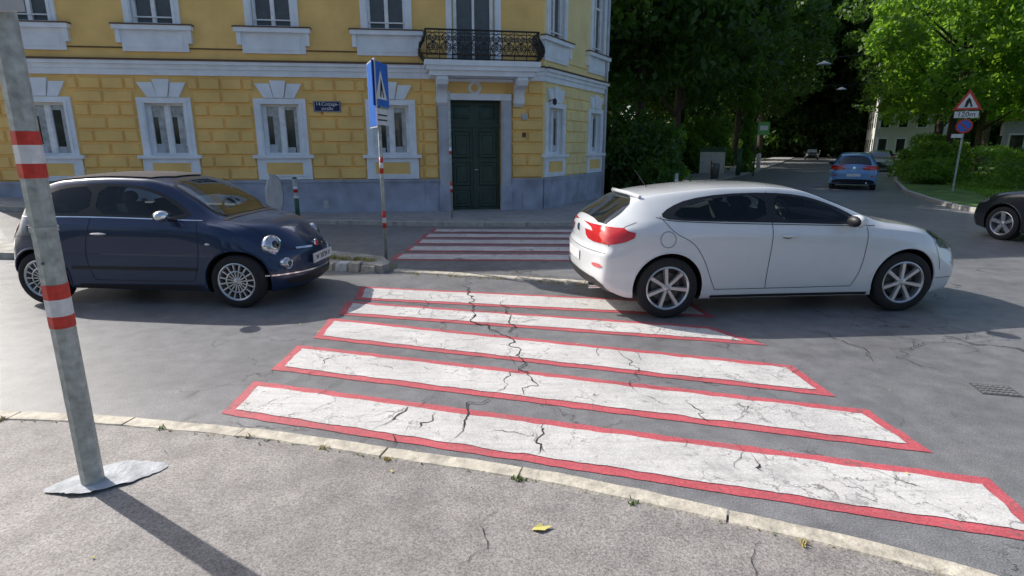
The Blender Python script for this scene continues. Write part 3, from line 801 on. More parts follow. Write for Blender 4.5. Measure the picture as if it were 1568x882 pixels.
    def line(s,pts,axis,mat=None,w=.0032,off=.0025,rnd=2):
        if axis=='S': s.line(pts,'R',mat,w,off,rnd); s.line(pts,'L',mat,w,off,rnd); return
        mat=mat or M_SEAM
        p=refine(chaikin(pts,rnd,False),.03,False); H=[]
        for q in p:
            h=s.ray(q,axis)
            if h: H.append(h)
        vs=[];fs=[]
        for i,(a,nn) in enumerate(H):
            t=(H[min(i+1,len(H)-1)][0]-H[max(i-1,0)][0]).normalized(); sd=t.cross(nn).normalized()
            vs+=[a+nn*off+sd*w,a+nn*off-sd*w]
        for i in range(len(H)-1): fs.append((2*i,2*i+1,2*i+3,2*i+2))
        s.det.add(vs,fs,mat,None,True)
    def interior(s,xd,seats,yy):
        d=s.det
        for x in seats:
            for sy in (-1,1):
                y=sy*yy; yo=min(.16,.49-yy)
                d.hexa([(x-.06,y-.22,.50),(x+.10,y-.22,.50),(x+.10,y+yo,.50),(x-.06,y+yo,.50),(x-.24,y-.18,s.zm(1.13)),(x-.13,y-.18,s.zm(1.13)),(x-.13,y+yo*.9,s.zm(1.13)),(x-.24,y+yo*.9,s.zm(1.13))],M_SEAT)
                d.ell((x-.19,y,s.zm(1.20)),(.05,.12,.075*s.gh),M_SEAT,None,12,8)
        W=[(xd-.08-.06*math.sin(t*.5),yy+.17*math.cos(t*.5),.96+.15*math.sin(t*.5)) for t in range(14)]
        d.tube(W,.014,M_BLACK,6)
        d.ell((xd-.28,0,s.zm(1.30)),(.02,.10,.03),M_BLACK,None,10,6)
    def wheels(s,style,rw,width=.2,ry=.76):
        mb=MB(); rim=rw*.70
        for ai,ax in enumerate(s.K['axles']):
            for sy in (-1,1):
                rot=Matrix.Rotation(R(random.uniform(0,60)),4,'Y')
                M=Matrix.Translation((ax,sy*ry,rw))@rot
                w=width/2; k=sy
                if ai==1 and style=='alloy': M=Matrix.Translation((ax,sy*ry,rw))@Matrix.Rotation(R(-3),4,'Z')@rot
                mb.lathe([(rim,-w*.9),(rim+.03,-w),(rw-.03,-w*.97),(rw-.006,-w*.8),(rw,-w*.5),(rw,w*.5),(rw-.006,w*.8),(rw-.03,w*.97),(rim+.03,w),(rim,w*.9)],M_RUBBER,48,M)
                mb.lathe([(rim+.004,k*w*.92),(rim-.006,k*w*.96),(rim-.018,k*w*.85),(rim-.024,k*w*.2),(rim-.03,-k*w*.7)],M_RIM,48,M)
                mb.lathe([(0.0,k*w*.02),(rim-.02,k*w*.02)],M_BLACK,32,M)
                mb.lathe([(.05,k*w*.15),(rim*.68,k*w*.15)],M_GALVD,32,M)
                mb.lathe([(0,k*w*.80),(.03,k*w*.79),(.05,k*w*.66),(.055,k*w*.3)],M_RIM,24,M)
                ns={'alloy':7,'multi':16,'five':5}[style]
                for i in range(ns):
                    if style=='alloy': ang=2*math.pi*i/7; w0,w1=.020,.030
                    elif style=='multi': ang=2*math.pi*i/16; w0,w1=.008,.013
                    else: ang=2*math.pi*i/5; w0,w1=.03,.045
                    Ms=M@Matrix.Rotation(ang,4,'Y')
                    r0=.035; r1=rim-.012; a0=k*w*.74; a1=k*w*.86; t=k*.03
                    mb.hexa([(r0,a0-t,-w0),(r1,a1-t,-w1),(r1,a1-t,w1),(r0,a0-t,w0),(r0,a0,-w0*.7),(r1,a1,-w1*.6),(r1,a1,w1*.6),(r0,a0,w0*.7)],M_RIM,Ms)
                if style=='multi': mb.lathe([(rim*.52,k*w*.84),(rim*.56,k*w*.87),(rim*.60,k*w*.84)],M_RIM,32,M)
                for i in range(5):
                    Mb=M@Matrix.Rotation(2*math.pi*i/5+.3,4,'Y'); mb.lathe([(0,k*w*.74),(.009,k*w*.73),(.009,k*w*.5)],M_GALVD,8,Mb@Matrix.Translation((.04,0,0)))
        mb.build('wheels',s.root,sharp=35)
    def finish(s): s.det.build('details',s.root,recalc=False,sharp=45)
def circ(cx,cy,r,n=24,ry=None): return [(cx+r*math.cos(2*math.pi*i/n),cy+(ry or r)*math.sin(2*math.pi*i/n)) for i in range(n)]

K1=dict(x=(-2.17,2.18),axles=(-1.37,1.264),rw=.325,arch=.375,pf=.38,pr=.18,
 zt=[(-2.17,.93),(-2.08,1.0),(-1.88,1.13),(-1.68,1.285),(-1.57,1.345),(-1.2,1.41),(-.7,1.458),(-.25,1.462),(.08,1.435),(.35,1.345),(.7,1.165),(.98,1.02),(1.1,.985),(1.5,.93),(1.85,.85),(2.05,.765),(2.18,.66)],
 zs=[(-2.17,.88),(-2.08,.95),(-1.88,1.07),(-1.68,1.22),(-1.57,1.275),(-1.2,1.35),(-.7,1.40),(-.25,1.405),(.08,1.375),(.35,1.285),(.7,1.115),(.98,.975),(1.1,.945),(1.5,.89),(1.85,.81),(2.05,.73),(2.18,.63)],
 ys=[(-2.17,.70),(-2.0,.65),(-1.8,.58),(-1.6,.55),(-1.2,.565),(-.25,.585),(.35,.60),(.7,.645),(.98,.71),(1.1,.73),(1.5,.725),(1.85,.69),(2.18,.60)],
 yb=[(-2.17,.79),(-1.9,.83),(-1.6,.85),(-1.2,.85),(-.2,.835),(.6,.83),(.98,.835),(1.5,.825),(1.85,.79),(2.18,.70)],
 zb=[(-2.17,.84),(-1.9,.93),(-1.5,.955),(-1.0,.945),(-.2,.925),(.6,.905),(.98,.89),(1.5,.835),(1.85,.75),(2.18,.57)],
 w=[(-2.17,.85),(-1.9,.885),(-1.37,.91),(-.9,.885),(-.2,.875),(.6,.88),(1.26,.905),(1.7,.885),(2.18,.80)],
 z0=[(-2.17,.30),(-1.9,.22),(-1.2,.19),(1.2,.18),(1.8,.18),(2.18,.21)],
 nf=[(.2,.06),(.40,0),(.6,.01),(.8,.07),(1.0,.1)], nr=[(.2,.08),(.45,.0),(.66,.0),(.74,.04),(.95,.05),(1.2,.0)])
FW1=[(.70,.975),(.52,1.125),(.30,1.235),(.08,1.30),(-.20,1.335),(-.22,1.0),(.3,.98)]
RW1=[(-.30,1.003),(-.29,1.335),(-.75,1.315),(-1.05,1.25),(-1.26,1.155),(-1.32,1.06),(-1.0,1.025)]
WS1=[(.93,-.60),(.97,-.3),(.98,0),(.97,.3),(.93,.60),(.60,.585),(.20,.52),(.17,.25),(.16,0),(.17,-.25),(.20,-.52),(.60,-.585)]
WSc1=[(.88,-.56),(.91,-.3),(.92,0),(.91,.3),(.88,.56),(.60,.55),(.25,.49),(.22,.25),(.21,0),(.22,-.25),(.25,-.49),(.60,-.55)]
CUT1=[('S',FW1,-1.2,1.2),('S',RW1,-1.2,1.2),('S',[(.60,.50),(.60,1.003),(.45,1.12),(.25,1.22),(.05,1.28),(-.3,1.31),(-.8,1.29),(-1.1,1.22),(-1.24,1.13),(-1.25,1.0),(-1.2,.5)],-.54,.54),('T',WSc1,1.003,2.0)]
def hatch_details(c, full=False):
    dlo=[(.79,.955),(.60,1.12),(.35,1.245),(.10,1.325),(-.25,1.36),(-.75,1.345),(-1.12,1.28),(-1.34,1.18),(-1.46,1.075),(-1.35,1.025),(-.8,1.0),(0,.975),(.5,.955)]
    gl=full
    c.panel(dlo,'S',M_BLACK,.003,.05,1,[FW1,RW1] if gl else ())
    if gl: c.panel(FW1,'L',M_GCLEAR,.001,.05,1); c.panel(FW1,'R',M_GCLEAR,.001,.05,1)
    else: c.panel(FW1,'S',M_CGLASS,.006,.05,1)
    c.panel(RW1,'S',M_GTINT if gl else M_CGLASS,.001 if gl else .006,.05,1)
    c.line([(.9,.935),(.5,.943),(0,.96),(-.8,.985),(-1.35,1.012),(-1.5,1.06)],'S',M_BLACK,.004,.004)
    c.line([(.80,.92),(.78,.75),(.74,.45),(.66,.30)],'S'); c.line([(-.26,1.37),(-.26,.9),(-.30,.5),(-.30,.30)],'S')
    c.line([(-1.46,1.07),(-1.34,.9),(-1.12,.80),(-1.0,.62),(-.93,.45),(-.86,.30)],'S'); c.line([(.66,.30),(-.3,.295),(-.86,.30)],'S')
    c.line([(1.60,.83),(1.66,.62),(1.70,.45)],'S')
    c.line(circ(-1.40,.835,.08)+[(-1.32,.835)],'S',None,.0025,.003,0)
    c.line([(1.9,.36),(1.62,.36)],'S')
    c.panel([(-.9,.235),(-.9,.205),(.86,.20),(.86,.23)],'S',M_BLACK,.004,.06,0)
    c.panel(WS1,'T',M_GWIND if gl else M_CGLASS2,.005,.06,1)
    if gl: c.panel([(.99,-.63),(1.01,0),(.99,.63),(.60,.615),(.17,.55),(.13,0),(.17,-.55),(.60,-.615)],'T',M_BLACK,.003,.05,1,[WSc1])
    c.panel([(-2.02,-.62),(-2.04,0),(-2.02,.62),(-1.86,.60),(-1.66,.50),(-1.64,0),(-1.66,-.50),(-1.86,-.60)],'T',M_CGLASS,.006,.05,1)
    c.line([(1.0,-.66),(1.03,0),(1.0,.66)],'T',M_BLACK,.02,.004)
    c.line([(1.02,.66),(1.4,.67),(1.8,.62),(1.98,.42),(2.0,0),(1.98,-.42),(1.8,-.62),(1.4,-.67),(1.02,-.66)],'T')
    c.panel([(-1.70,.875),(-1.88,.79),(-2.15,.77),(-2.16,.94),(-1.98,.95),(-1.82,.93)],'S',M_LRED,.007,.03,1)
    for sy in (-1,1):
        ax='R' if sy<0 else 'L'
        c.panel([(sy*.50,.87),(sy*.62,.79),(sy*.86,.77),(sy*.86,.945),(sy*.6,.94)],'B',M_LRED,.008,.03,1)
        c.panel([(sy*.60,.53),(sy*.78,.53),(sy*.78,.57),(sy*.60,.57)],'B',M_LRED,.007,.03,1)
        c.panel([(2.02,.74),(1.80,.835),(1.60,.865),(1.55,.84),(1.72,.74),(1.95,.65),(2.05,.64)],ax,M_BLACK,.004,.03,1)
        c.panel([(2.00,.73),(1.80,.815),(1.65,.85),(1.62,.82),(1.76,.745),(1.95,.66),(2.03,.66)],ax,M_LCLR,.007,.03,1)
        c.panel([(sy*.50,.64),(sy*.78,.66),(sy*.80,.77),(sy*.60,.76)],'F',M_LCLR,.006,.03,1)
    c.line([(-.80,.76),(-.78,1.0)],'B'); c.line([(.80,.76),(.78,1.0)],'B'); c.line([(-.8,.69),(0,.68),(.8,.69)],'B')
    c.panel([(-.26,.53),(.26,.53),(.26,.64),(-.26,.64)],'B',M_PLATE,.012,.05,0)
    c.panel([(-.05,.84),(0,.82),(.05,.84),(.05,.89),(0,.91),(-.05,.89)],'B',M_CHROME,.012,.03,2)
    c.panel([(-.80,.24),(.80,.24),(.76,.40),(.3,.43),(-.3,.43),(-.76,.40)],'B',M_BLACK,.006,.05,1)
    c.panel([(-.55,.30),(.55,.30),(.60,.46),(-.60,.46)],'F',M_BLACK,.006,.05,1)
    c.panel([(-.13,.44),(0,.34),(.13,.44),(.16,.62),(0,.66),(-.16,.62)],'F',M_BLACK,.008,.04,1)
    d=c.det
    for sy in (-1,1):
        Mm=Matrix.Translation((.60,sy*.93,c.zm(1.0)))
        d.ell((0,0,0),(.075,.11,.07),c.paint,Mm,16,10); d.ell((-.03,0,0),(.055,.10,.06),M_BLACK,Mm,14,8)
        d.tube([(.62,sy*.80,.95),(.60,sy*.88,.97)],.022,M_BLACK,8)
        ax='R' if sy<0 else 'L'
        h=c.ray((-.08,.85),ax)[0]
        d.ell((h.x,h.y+sy*.022,h.z),(.095,.013,.016),c.paint if full else M_BLACK,None,14,8)
        d.ell((h.x-.02,h.y+sy*.004,h.z-.012),(.06,.006,.018),M_GALVD,None,12,6)
        for axl in c.K['axles']:
            H=[]
            for i in range(25):
                a=math.pi*(-.06+1.12*i/24); q=(axl+(c.K['arch']+.006)*math.cos(a),c.K['rw']+(c.K['arch']+.006)*math.sin(a)); h=c.ray(q,ax)
                if h: H.append(h[0])
            if len(H)>3: d.tube(H,.010,c.paint,6)
    d.tube([(-1.35,0,c.zm(1.38)),(-1.50,0,c.zm(1.38)+.2)],.005,M_BLACK,6)
    d.tube([(-2.12,-.50,.29),(-1.9,-.5,.29)],.035,M_CHROME,10,None)
    d.tube([(-1.60,-.52,c.zm(1.30)),(-1.66,-.3,c.zm(1.335)),(-1.68,0,c.zm(1.34)),(-1.66,.3,c.zm(1.335)),(-1.60,.52,c.zm(1.30))],.020,c.paint,8)
c=Car(K1,'white_hatchback_car',paint('white_paint',(0.76,0.78,0.79)),(2.885,6.80,0),R(5.9),gh=.78,cuts=CUT1)
hatch_details(c,True); c.interior(.60,(-.15,-1.0),.34); c.wheels('alloy',.325,.21,.79); c.finish()
# the driver sits behind the wheel of the white car
drv=empty('driver',(2.885,6.80,0),R(5.9))
V=[(-.12,.34,.56),(-.14,.34,.72),(-.15,.34,.90),(-.13,.34,1.00),(-.12,.34,1.05),
   (-.13,.17,.93),(.06,.13,.80),(.30,.20,.93),(.40,.22,1.0),(-.13,.49,.93),(.06,.50,.80),(.30,.46,.93),(.40,.46,1.0),(.20,.24,.55),(.20,.44,.55)]
E=[(0,1),(1,2),(2,3),(3,4),(2,5),(5,6),(6,7),(7,8),(2,9),(9,10),(10,11),(11,12),(0,13),(0,14)]
RD=[.14,.135,.12,.055,.05,.065,.045,.035,.03,.06,.045,.035,.03,.08,.08]
me=bpy.data.meshes.new('clothed_body'); me.from_pydata(V,E,[]); ob=bpy.data.objects.new('clothed_body',me); COL.objects.link(ob); ob.parent=drv
sm=ob.modifiers.new('skin','SKIN')
for i,sv in enumerate(me.skin_vertices[0].data): sv.radius=(RD[i],RD[i]); sv.use_root=(i==0)
ob.modifiers.new('sub','SUBSURF').levels=1; ob.modifiers['sub'].render_levels=2; me.materials.append(M_SHIRT); sm.use_smooth_shade=True
mb=MB(); mb.ell((-.10,.34,1.135),(.095,.075,.105),M_SKIN,None,20,14); mb.ell((-.118,.34,1.155),(.095,.082,.098),M_HAIR,None,20,12)
mb.ell((-.002,.34,1.125),(.018,.012,.020),M_SKIN,None,10,8); mb.ell((-.012,.34,1.09),(.010,.024,.006),M_SRED,None,8,6)
for sy in (-1,1): mb.ell((-.105,.34+sy*.08,1.125),(.02,.012,.03),M_SKIN,None,10,8); mb.ell((-.018,.34+sy*.03,1.145),(.008,.012,.006),M_BLACK,None,8,6)
for yy in (.21,.47):
    mb.ell((.415,yy,1.005),(.035,.022,.03),M_SKIN,None,12,8)
    for k in range(4): mb.tube([(.425,yy-.022+k*.014,1.02),(.455,yy-.022+k*.014,1.03),(.465,yy-.022+k*.014,1.01),(.455,yy-.022+k*.014,.995)],[.009,.0085,.008,.007],M_SKIN,6)
mb.build('head_and_hands',drv)

c=Car(K1,'grey_hatchback_car',paint('grey_paint',(0.035,0.038,0.045),.3,.6),(10.5,9.95,0),R(100)); hatch_details(c); c.wheels('five',.32,.21,.78); c.finish()
c=Car(K1,'blue_hatchback_car',paint('blue_paint',(0.15,0.34,0.64),.2),(15.1,25.9,0),R(60),(.93,.98,1.05)); hatch_details(c); c.wheels('five',.32,.2,.78); c.finish()
c=Car(K1,'silver_hatchback_car',paint('silver_paint',(0.30,0.32,0.33),.4),(27.4,44.0,0),R(241),(1,1,1.02)); hatch_details(c); c.wheels('five',.32,.2,.78); c.finish()
c=Car(K1,'black_hatchback_car',paint('black_paint',(0.02,0.021,0.025),.2,.5),(42.2,83.0,0),R(243)); hatch_details(c); c.wheels('five',.32,.2,.78); c.finish()
c=Car(K1,'black_hatchback_car',paint('black_paint2',(0.02,0.021,0.025),.2,.5),(34.6,55.0,0),R(61)); hatch_details(c); c.wheels('five',.32,.2,.78); c.finish()

# small rounded city car (soft top)
X=1.0
def sx(k): return [(a*X,b) for a,b in k]
K2=dict(x=(-1.70*X,1.79*X),axles=(-1.15*X,1.15*X),rw=.30,arch=.345,pf=.42,pr=.26,
 zt=sx([(-1.70,.84),(-1.67,.92),(-1.59,1.05),(-1.45,1.23),(-1.25,1.37),(-.9,1.455),(-.35,1.488),(.05,1.475),(.3,1.42),(.6,1.25),(.88,1.04),(1.0,.985),(1.3,.935),(1.53,.86),(1.67,.76),(1.76,.66),(1.79,.60)]),
 zs=sx([(-1.70,.80),(-1.67,.88),(-1.59,1.0),(-1.45,1.16),(-1.25,1.30),(-.9,1.385),(-.35,1.42),(.05,1.41),(.3,1.355),(.6,1.19),(.88,.995),(1.0,.94),(1.3,.885),(1.53,.81),(1.67,.72),(1.76,.62),(1.79,.57)]),
 ys=sx([(-1.70,.60),(-1.6,.56),(-1.25,.53),(-.9,.545),(-.3,.56),(.3,.55),(.6,.58),(.9,.63),(1.02,.655),(1.3,.64),(1.6,.58),(1.79,.50)]),
 yb=sx([(-1.70,.72),(-1.5,.755),(-1.0,.765),(0,.765),(.9,.765),(1.3,.75),(1.6,.70),(1.79,.60)]),
 zb=sx([(-1.70,.74),(-1.5,.90),(-1.2,.955),(-.6,.965),(0,.955),(.9,.915),(1.3,.84),(1.6,.73),(1.79,.50)]),
 w=sx([(-1.70,.78),(-1.5,.81),(-1.15,.83),(-.5,.81),(.4,.81),(1.15,.83),(1.5,.80),(1.79,.70)]),
 z0=sx([(-1.70,.32),(-1.5,.24),(-1,.19),(1,.17),(1.5,.15),(1.79,.17)]),
 nf=[(.15,.05),(.32,.0),(.55,.02),(.7,.06),(.9,.1)], nr=[(.2,.06),(.42,0),(.6,.02),(.9,.05)])
FW2=[(.64,1.01),(.46,1.14),(.22,1.275),(-.05,1.335),(-.42,1.35),(-.43,1.03),(0,1.02)]
RW2=[(-.50,1.035),(-.50,1.35),(-.85,1.325),(-1.08,1.24),(-1.2,1.10),(-1.15,1.035)]
WS2=[(.92,-.53),(.95,-.3),(.96,0),(.95,.3),(.92,.53),(.60,.52),(.34,.48),(.31,0),(.34,-.48),(.60,-.52)]
WSc2=[(.86,-.49),(.89,-.3),(.90,0),(.89,.3),(.86,.49),(.60,.48),(.38,.44),(.36,0),(.38,-.44),(.60,-.48)]
CUT2=[('S',FW2,-1.2,1.2),('S',RW2,-1.2,1.2),('S',[(.60,.50),(.60,1.01),(.44,1.13),(.20,1.25),(-.05,1.30),(-.45,1.31),(-.85,1.29),(-1.02,1.2),(-1.08,1.10),(-1.08,.95),(-1.0,.50)],-.50,.50),('T',WSc2,1.01,2.0)]
c=Car(K2,'dark_blue_city_car',paint('midnight_blue_paint',(0.012,0.030,0.085),.2,.6,.3),(-4.12,7.06,0),R(-4.6),gh=.93,cuts=CUT2)
c.panel([(.72,.985),(.52,1.15),(.26,1.30),(-.05,1.37),(-.5,1.385),(-.95,1.35),(-1.22,1.24),(-1.36,1.08),(-1.28,1.0),(-.6,1.01),(.2,.995)],'S',M_BLACK,.003,.05,1,[FW2,RW2])
c.panel(FW2,'S',M_GCLEAR,.001,.05,1); c.panel(RW2,'S',M_GTINT,.001,.05,1)
c.line([(.80,.965),(.2,.985),(-.6,1.0),(-1.36,.99)],'S',M_CHROME,.006,.005)
c.panel([(.22,-.47),(.22,.47),(-.3,.49),(-1.0,.47),(-1.35,.45),(-1.42,.42),(-1.42,-.42),(-1.35,-.45),(-1.0,-.47),(-.3,-.49)],'T',M_FABRIC,.012,.06,1)
c.panel(WS2,'T',M_GWIND,.006,.06,1)
c.panel([(.97,-.56),(.99,0),(.97,.56),(.60,.55),(.31,.51),(.28,0),(.31,-.51),(.60,-.55)],'T',M_BLACK,.003,.05,1,[WSc2])
c.line([(.97,-.6),(1.01,0),(.97,.6)],'T',M_BLACK,.025,.004)
c.line([(1.02,.62),(1.28,.60),(1.58,.53),(1.71,.36),(1.75,0),(1.71,-.36),(1.58,-.53),(1.28,-.60),(1.02,-.62)],'T')
c.line([(.74,.96),(.78,.8),(.74,.45),(.66,.30)],'S'); c.line([(-.47,1.38),(-.47,.95),(-.55,.7),(-.56,.45),(-.50,.30)],'S'); c.line([(.66,.30),(0,.295),(-.50,.30)],'S')
c.line([(.85,.80),(.3,.795),(-.4,.80),(-1.0,.80),(-1.6,.76)],'S',None,.0025,.002)
c.panel([(-.75,.42),(.72,.42),(.72,.455),(-.75,.455)],'S',M_BLACK,.006,.06,0)
c.panel([(-.7,.25),(-.7,.20),(.75,.20),(.75,.25)],'S',M_BLACK,.003,.06,0)
c.interior(.62,(-.12,-.85),.32)
d=c.det
def lamp(y,z,r,mats):
    h=c.ray((y,z),'F')
    if not h: return
    p,nn=h; nn=(nn+Vector((1.0,0,0))*.9).normalized(); M=Matrix.Translation(p)@nn.to_track_quat('Y','Z').to_matrix().to_4x4()
    d.lathe([(r*1.12,-.05),(r*1.12,.012),(r*1.05,.022),(r*.95,.018)],M_CHROME,28,M)
    d.lathe([(r*.97,.014),(r*.8,.030),(r*.45,.042),(0,.047)],mats,28,M)
    d.lathe([(r*.42,.046),(r*.30,.052),(0,.053)],M_CGLASS,20,M)
for sy in (-1,1):
    lamp(sy*.575,.68,.105,M_LCLR); lamp(sy*.56,.475,.062,M_LCLR)
    ax='R' if sy<0 else 'L'
    c.panel([(-1.67,.86),(-1.70,.72),(-1.63,.70),(-1.59,.84)],ax,M_LRED,.008,.03,1)
    c.panel([(sy*.56,.70),(sy*.70,.70),(sy*.70,.90),(sy*.58,.90)],'B',M_LRED,.008,.03,1)
    Mm=Matrix.Translation((.46,sy*.89,1.03)); d.ell((0,0,0),(.07,.105,.065),M_CHROME,Mm,16,10); d.ell((-.03,0,0),(.052,.095,.055),M_BLACK,Mm,14,8); d.tube([(.5,sy*.77,.97),(.48,sy*.84,.99)],.02,M_BLACK,8)
    h=c.ray((-.36,.82),ax)[0]; d.ell((h.x,h.y+sy*.025,h.z),(.10,.012,.014),M_CHROME,None,14,8)
    h=c.ray((.88,.72),ax)[0]; d.ell((h.x,h.y+sy*.005,h.z),(.03,.008,.014),M_LCLR,None,12,6)
    for axl in c.K['axles']:
        H=[]
        for i in range(25):
            a=math.pi*(-.06+1.12*i/24); q=(axl+(c.K['arch']+.008)*math.cos(a),c.K['rw']+(c.K['arch']+.008)*math.sin(a)); hh=c.ray(q,ax)
            if hh: H.append(hh[0])
        d.tube(H,.013,c.paint,6)
c.panel([(-.60,.22),(.60,.22),(.55,.315),(-.55,.315)],'F',M_BLACK,.006,.05,1)
c.line([(-.40,.62),(-.12,.60)],'F',M_CHROME,.012,.010); c.line([(.12,.60),(.40,.62)],'F',M_CHROME,.012,.010)
c.line([(-.72,.36),(0,.34),(.72,.36)],'F',M_CHROME,.008,.010)
h=c.ray((0,.62),'F'); d.ell(tuple(h[0]),(.02,.05,.05),M_CHROME,None,16,8); d.ell((h[0].x+.008,0,h[0].z),(.02,.04,.04),M_SRED,None,16,8)
xp=1.79*X+.03
d.box(xp-.015,xp,-.26,.26,.42,.53,M_PLATE)
c.wheels('multi',.30,.19,.715)
c.finish()
T=Matrix(((0,0,1,xp+.002),(1,0,0,0),(0,1,0,.475),(0,0,0,1)))
text('W 38724 X',.085,T,M_BLACK,'plate_text',c.root)

# ------------------------------------------------------------------ street furniture
def banded_pole(name, x,y,r,h,bands,sides=12,z=0):
    e=empty(name,(x,y,z)); mb=MB()
    mb.tube([(0,0,-.05),(0,0,h)],r,M_GALV,sides,smooth=sides>8)
    for z0,z1,m in bands:
        mb.tube([(0,0,z0),(0,0,z1)],r*1.045,m,sides,smooth=sides>8)
    return e,mb
e,mb=banded_pole('banded_sign_pole',-2.20,2.69,.052,3.0,[(.868,.928,M_SRED),(.928,1.011,M_SWHITE),(1.011,1.083,M_SRED),(1.583,1.648,M_SRED),(1.648,1.73,M_SWHITE),(1.73,1.79,M_SRED)],8,.028)
mb.tube([(0,0,1.335),(0,0,1.36)],.057,M_GALV,8,smooth=False); mb.box(-.075,-.05,-.01,.01,1.33,1.365,M_GALVD)
mb.lathe([(0,-.058),(.007,-.056),(.007,-.04)],M_GALVD,8,Matrix.Translation((.004,0,1.19)))
mb.build('post',e)
mb=MB()
mb.box(-.46,.15,-.075,-.06,2.275,2.93,M_SBACK); mb.box(-.3,.06,-.06,.058,2.45,2.48,M_GALVD); mb.build('sign_panel',e)
cem=[(-.36,-.10),(-.22,-.14),(.02,-.16),(.16,-.05),(.32,.10),(.38,.22),(.20,.26),(-.02,.27),(-.12,.16)]
cem=[(x*.74+.03,y*.80+.01) for x,y in cem]
cem=[(x+.012*noise.noise(Vector((x*30,y*30,0))),y+.012*noise.noise(Vector((x*30,y*30,4)))) for x,y in refine(chaikin(cem,2),.02)]
v,f=fill2d(cem,.04); mb=MB(); mb.add([(x,y,.004+.022*max(0,1-math.hypot(x,y)/.3)+.006*noise.noise(Vector((x*14,y*14,0)))) for x,y in v],f,M_CEM,None,True); mb.build('cement_footing',e,recalc=False)

e,mb=banded_pole('pedestrian_crossing_sign',-1.955,8.79,.028,2.93,[(.70,.80,M_SRED),(.62,.70,M_SWHITE),(.54,.62,M_SRED),(1.52,1.60,M_SRED),(1.44,1.52,M_SWHITE),(1.36,1.44,M_SRED)],12,0)
mb.build('post',e)
mb=MB()
A=R(82)
F=frame((0,0),(math.cos(A),math.sin(A)),(math.sin(A),-math.cos(A)))
mb.box(-.31,.31,.045,.057,2.32,2.93,M_SBLUE,F); mb.box(-.30,.30,.04,.045,2.33,2.92,M_SBACK,F)
mb.prism([(-.22,2.42),(.22,2.42),(0,2.82)],.057,.060,M_SWHITE,F); mb.prism([(-.06,2.45),(-.02,2.45),(.02,2.56),(.06,2.45),(.10,2.45),(.04,2.62),(0,2.72),(-.04,2.6)],.060,.062,M_BLACK,F)
mb.box(-.25,.25,.045,.053,2.06,2.29,M_SWHITE,F); mb.box(-.2,.2,.053,.055,2.12,2.14,M_BLACK,F); mb.box(-.2,.2,.053,.055,2.19,2.21,M_BLACK,F)
A2=R(112)
F2=frame((-.05,0),(math.cos(A2),math.sin(A2)),(-math.sin(A2),math.cos(A2)))
mb.box(-.34,.34,.02,.035,2.02,2.95,M_SBACK,F2); mb.box(-.32,.32,.035,.037,2.04,2.93,M_SBLUE,F2)
mb.build('panels',e)

e,mb=banded_pole('banded_post',-1.44,13.8,.028,2.9,[(.62,.70,M_SRED),(.70,.78,M_SWHITE),(.78,.86,M_SRED),(1.5,1.58,M_SRED),(1.58,1.66,M_SWHITE)],12,.08); mb.build('post',e)
e,mb=banded_pole('bollard',-5.10,13.7,.05,.95,[(.62,.70,M_SRED),(.70,.76,M_SWHITE),(.48,.54,M_SWHITE)],12,.085); mb.tube([(0,0,0),(0,0,.48)],.053,M_GREENP,12); mb.ell((0,0,.95),(.055,.055,.03),M_GREENP); mb.build('post',e)
e,mb=banded_pole('bollard',4.9,17.4,.05,.9,[(.60,.66,M_SRED),(.66,.72,M_SWHITE)],12,.085); mb.tube([(0,0,0),(0,0,.48)],.053,M_GREENP,12); mb.ell((0,0,.88),(.05,.05,.03),M_GREENP); mb.build('post',e)
e=empty('round_traffic_sign',(-3.72,9.0,.1)); mb=MB(); mb.tube([(0,0,0),(0,0,1.25)],.03,M_GALV,12)
A3=R(88)
F=frame((0,0),(math.cos(A3),math.sin(A3)),(math.sin(A3),-math.cos(A3)))
mb.prism(circ(0,.93,.30,32),.035,.045,M_SBACK,F); mb.lathe([(.295,.035),(.31,.045),(.295,.055)],M_SBACK,32,F@Matrix.Translation((0,0,.93))); mb.build('disc',e,sharp=40)

e=empty('warning_sign',(16.9,22.3,.1)); mb=MB(); mb.tube([(0,0,0),(0,0,3.65)],.035,M_GALV,10)
v=Vector((-16.9,-22.3)).normalized(); F=frame((0,0),(-v.y,v.x),(v.x,v.y))
tri=[(-.44,2.98),(.44,2.98),(0,3.72)]
mb.prism(tri,.04,.05,M_SRED,F); mb.prism([(-.31,3.05),(.31,3.05),(0,3.57)],.05,.054,M_SWHITE,F); mb.prism([(-.10,3.08),(-.02,3.08),(.03,3.25),(.09,3.08),(.14,3.09),(.06,3.34),(0,3.42),(-.07,3.3)],.054,.057,M_BLACK,F)
mb.box(-.36,.36,.04,.05,2.70,2.93,M_SWHITE,F); mb.prism(circ(0,2.40,.26,28),.04,.05,M_SRED,F); mb.prism(circ(0,2.40,.20,28),.05,.053,M_SBLUE,F)
mb.hexa([(-.15,.053,2.52),(-.11,.053,2.56),(.15,.053,2.28),(.11,.053,2.24),(-.15,.056,2.52),(-.11,.056,2.56),(.15,.056,2.28),(.11,.056,2.24)],M_SRED,F)
mb.box(-.34,.0,.04,.05,1.98,2.12,M_SWHITE,F); mb.build('panels',e,sharp=40)
nn=Vector((v.x,v.y,0)); rt=Vector((-nn.y,nn.x,0)); T=Matrix.Identity(4)
for i in range(3): T[i][0]=rt[i]; T[i][1]=(0,0,1)[i]; T[i][2]=nn[i]; T[i][3]=nn[i]*.053+(0,0,2.815)[i]
text('120m',.24,T,M_BLACK,'plate_text',e)

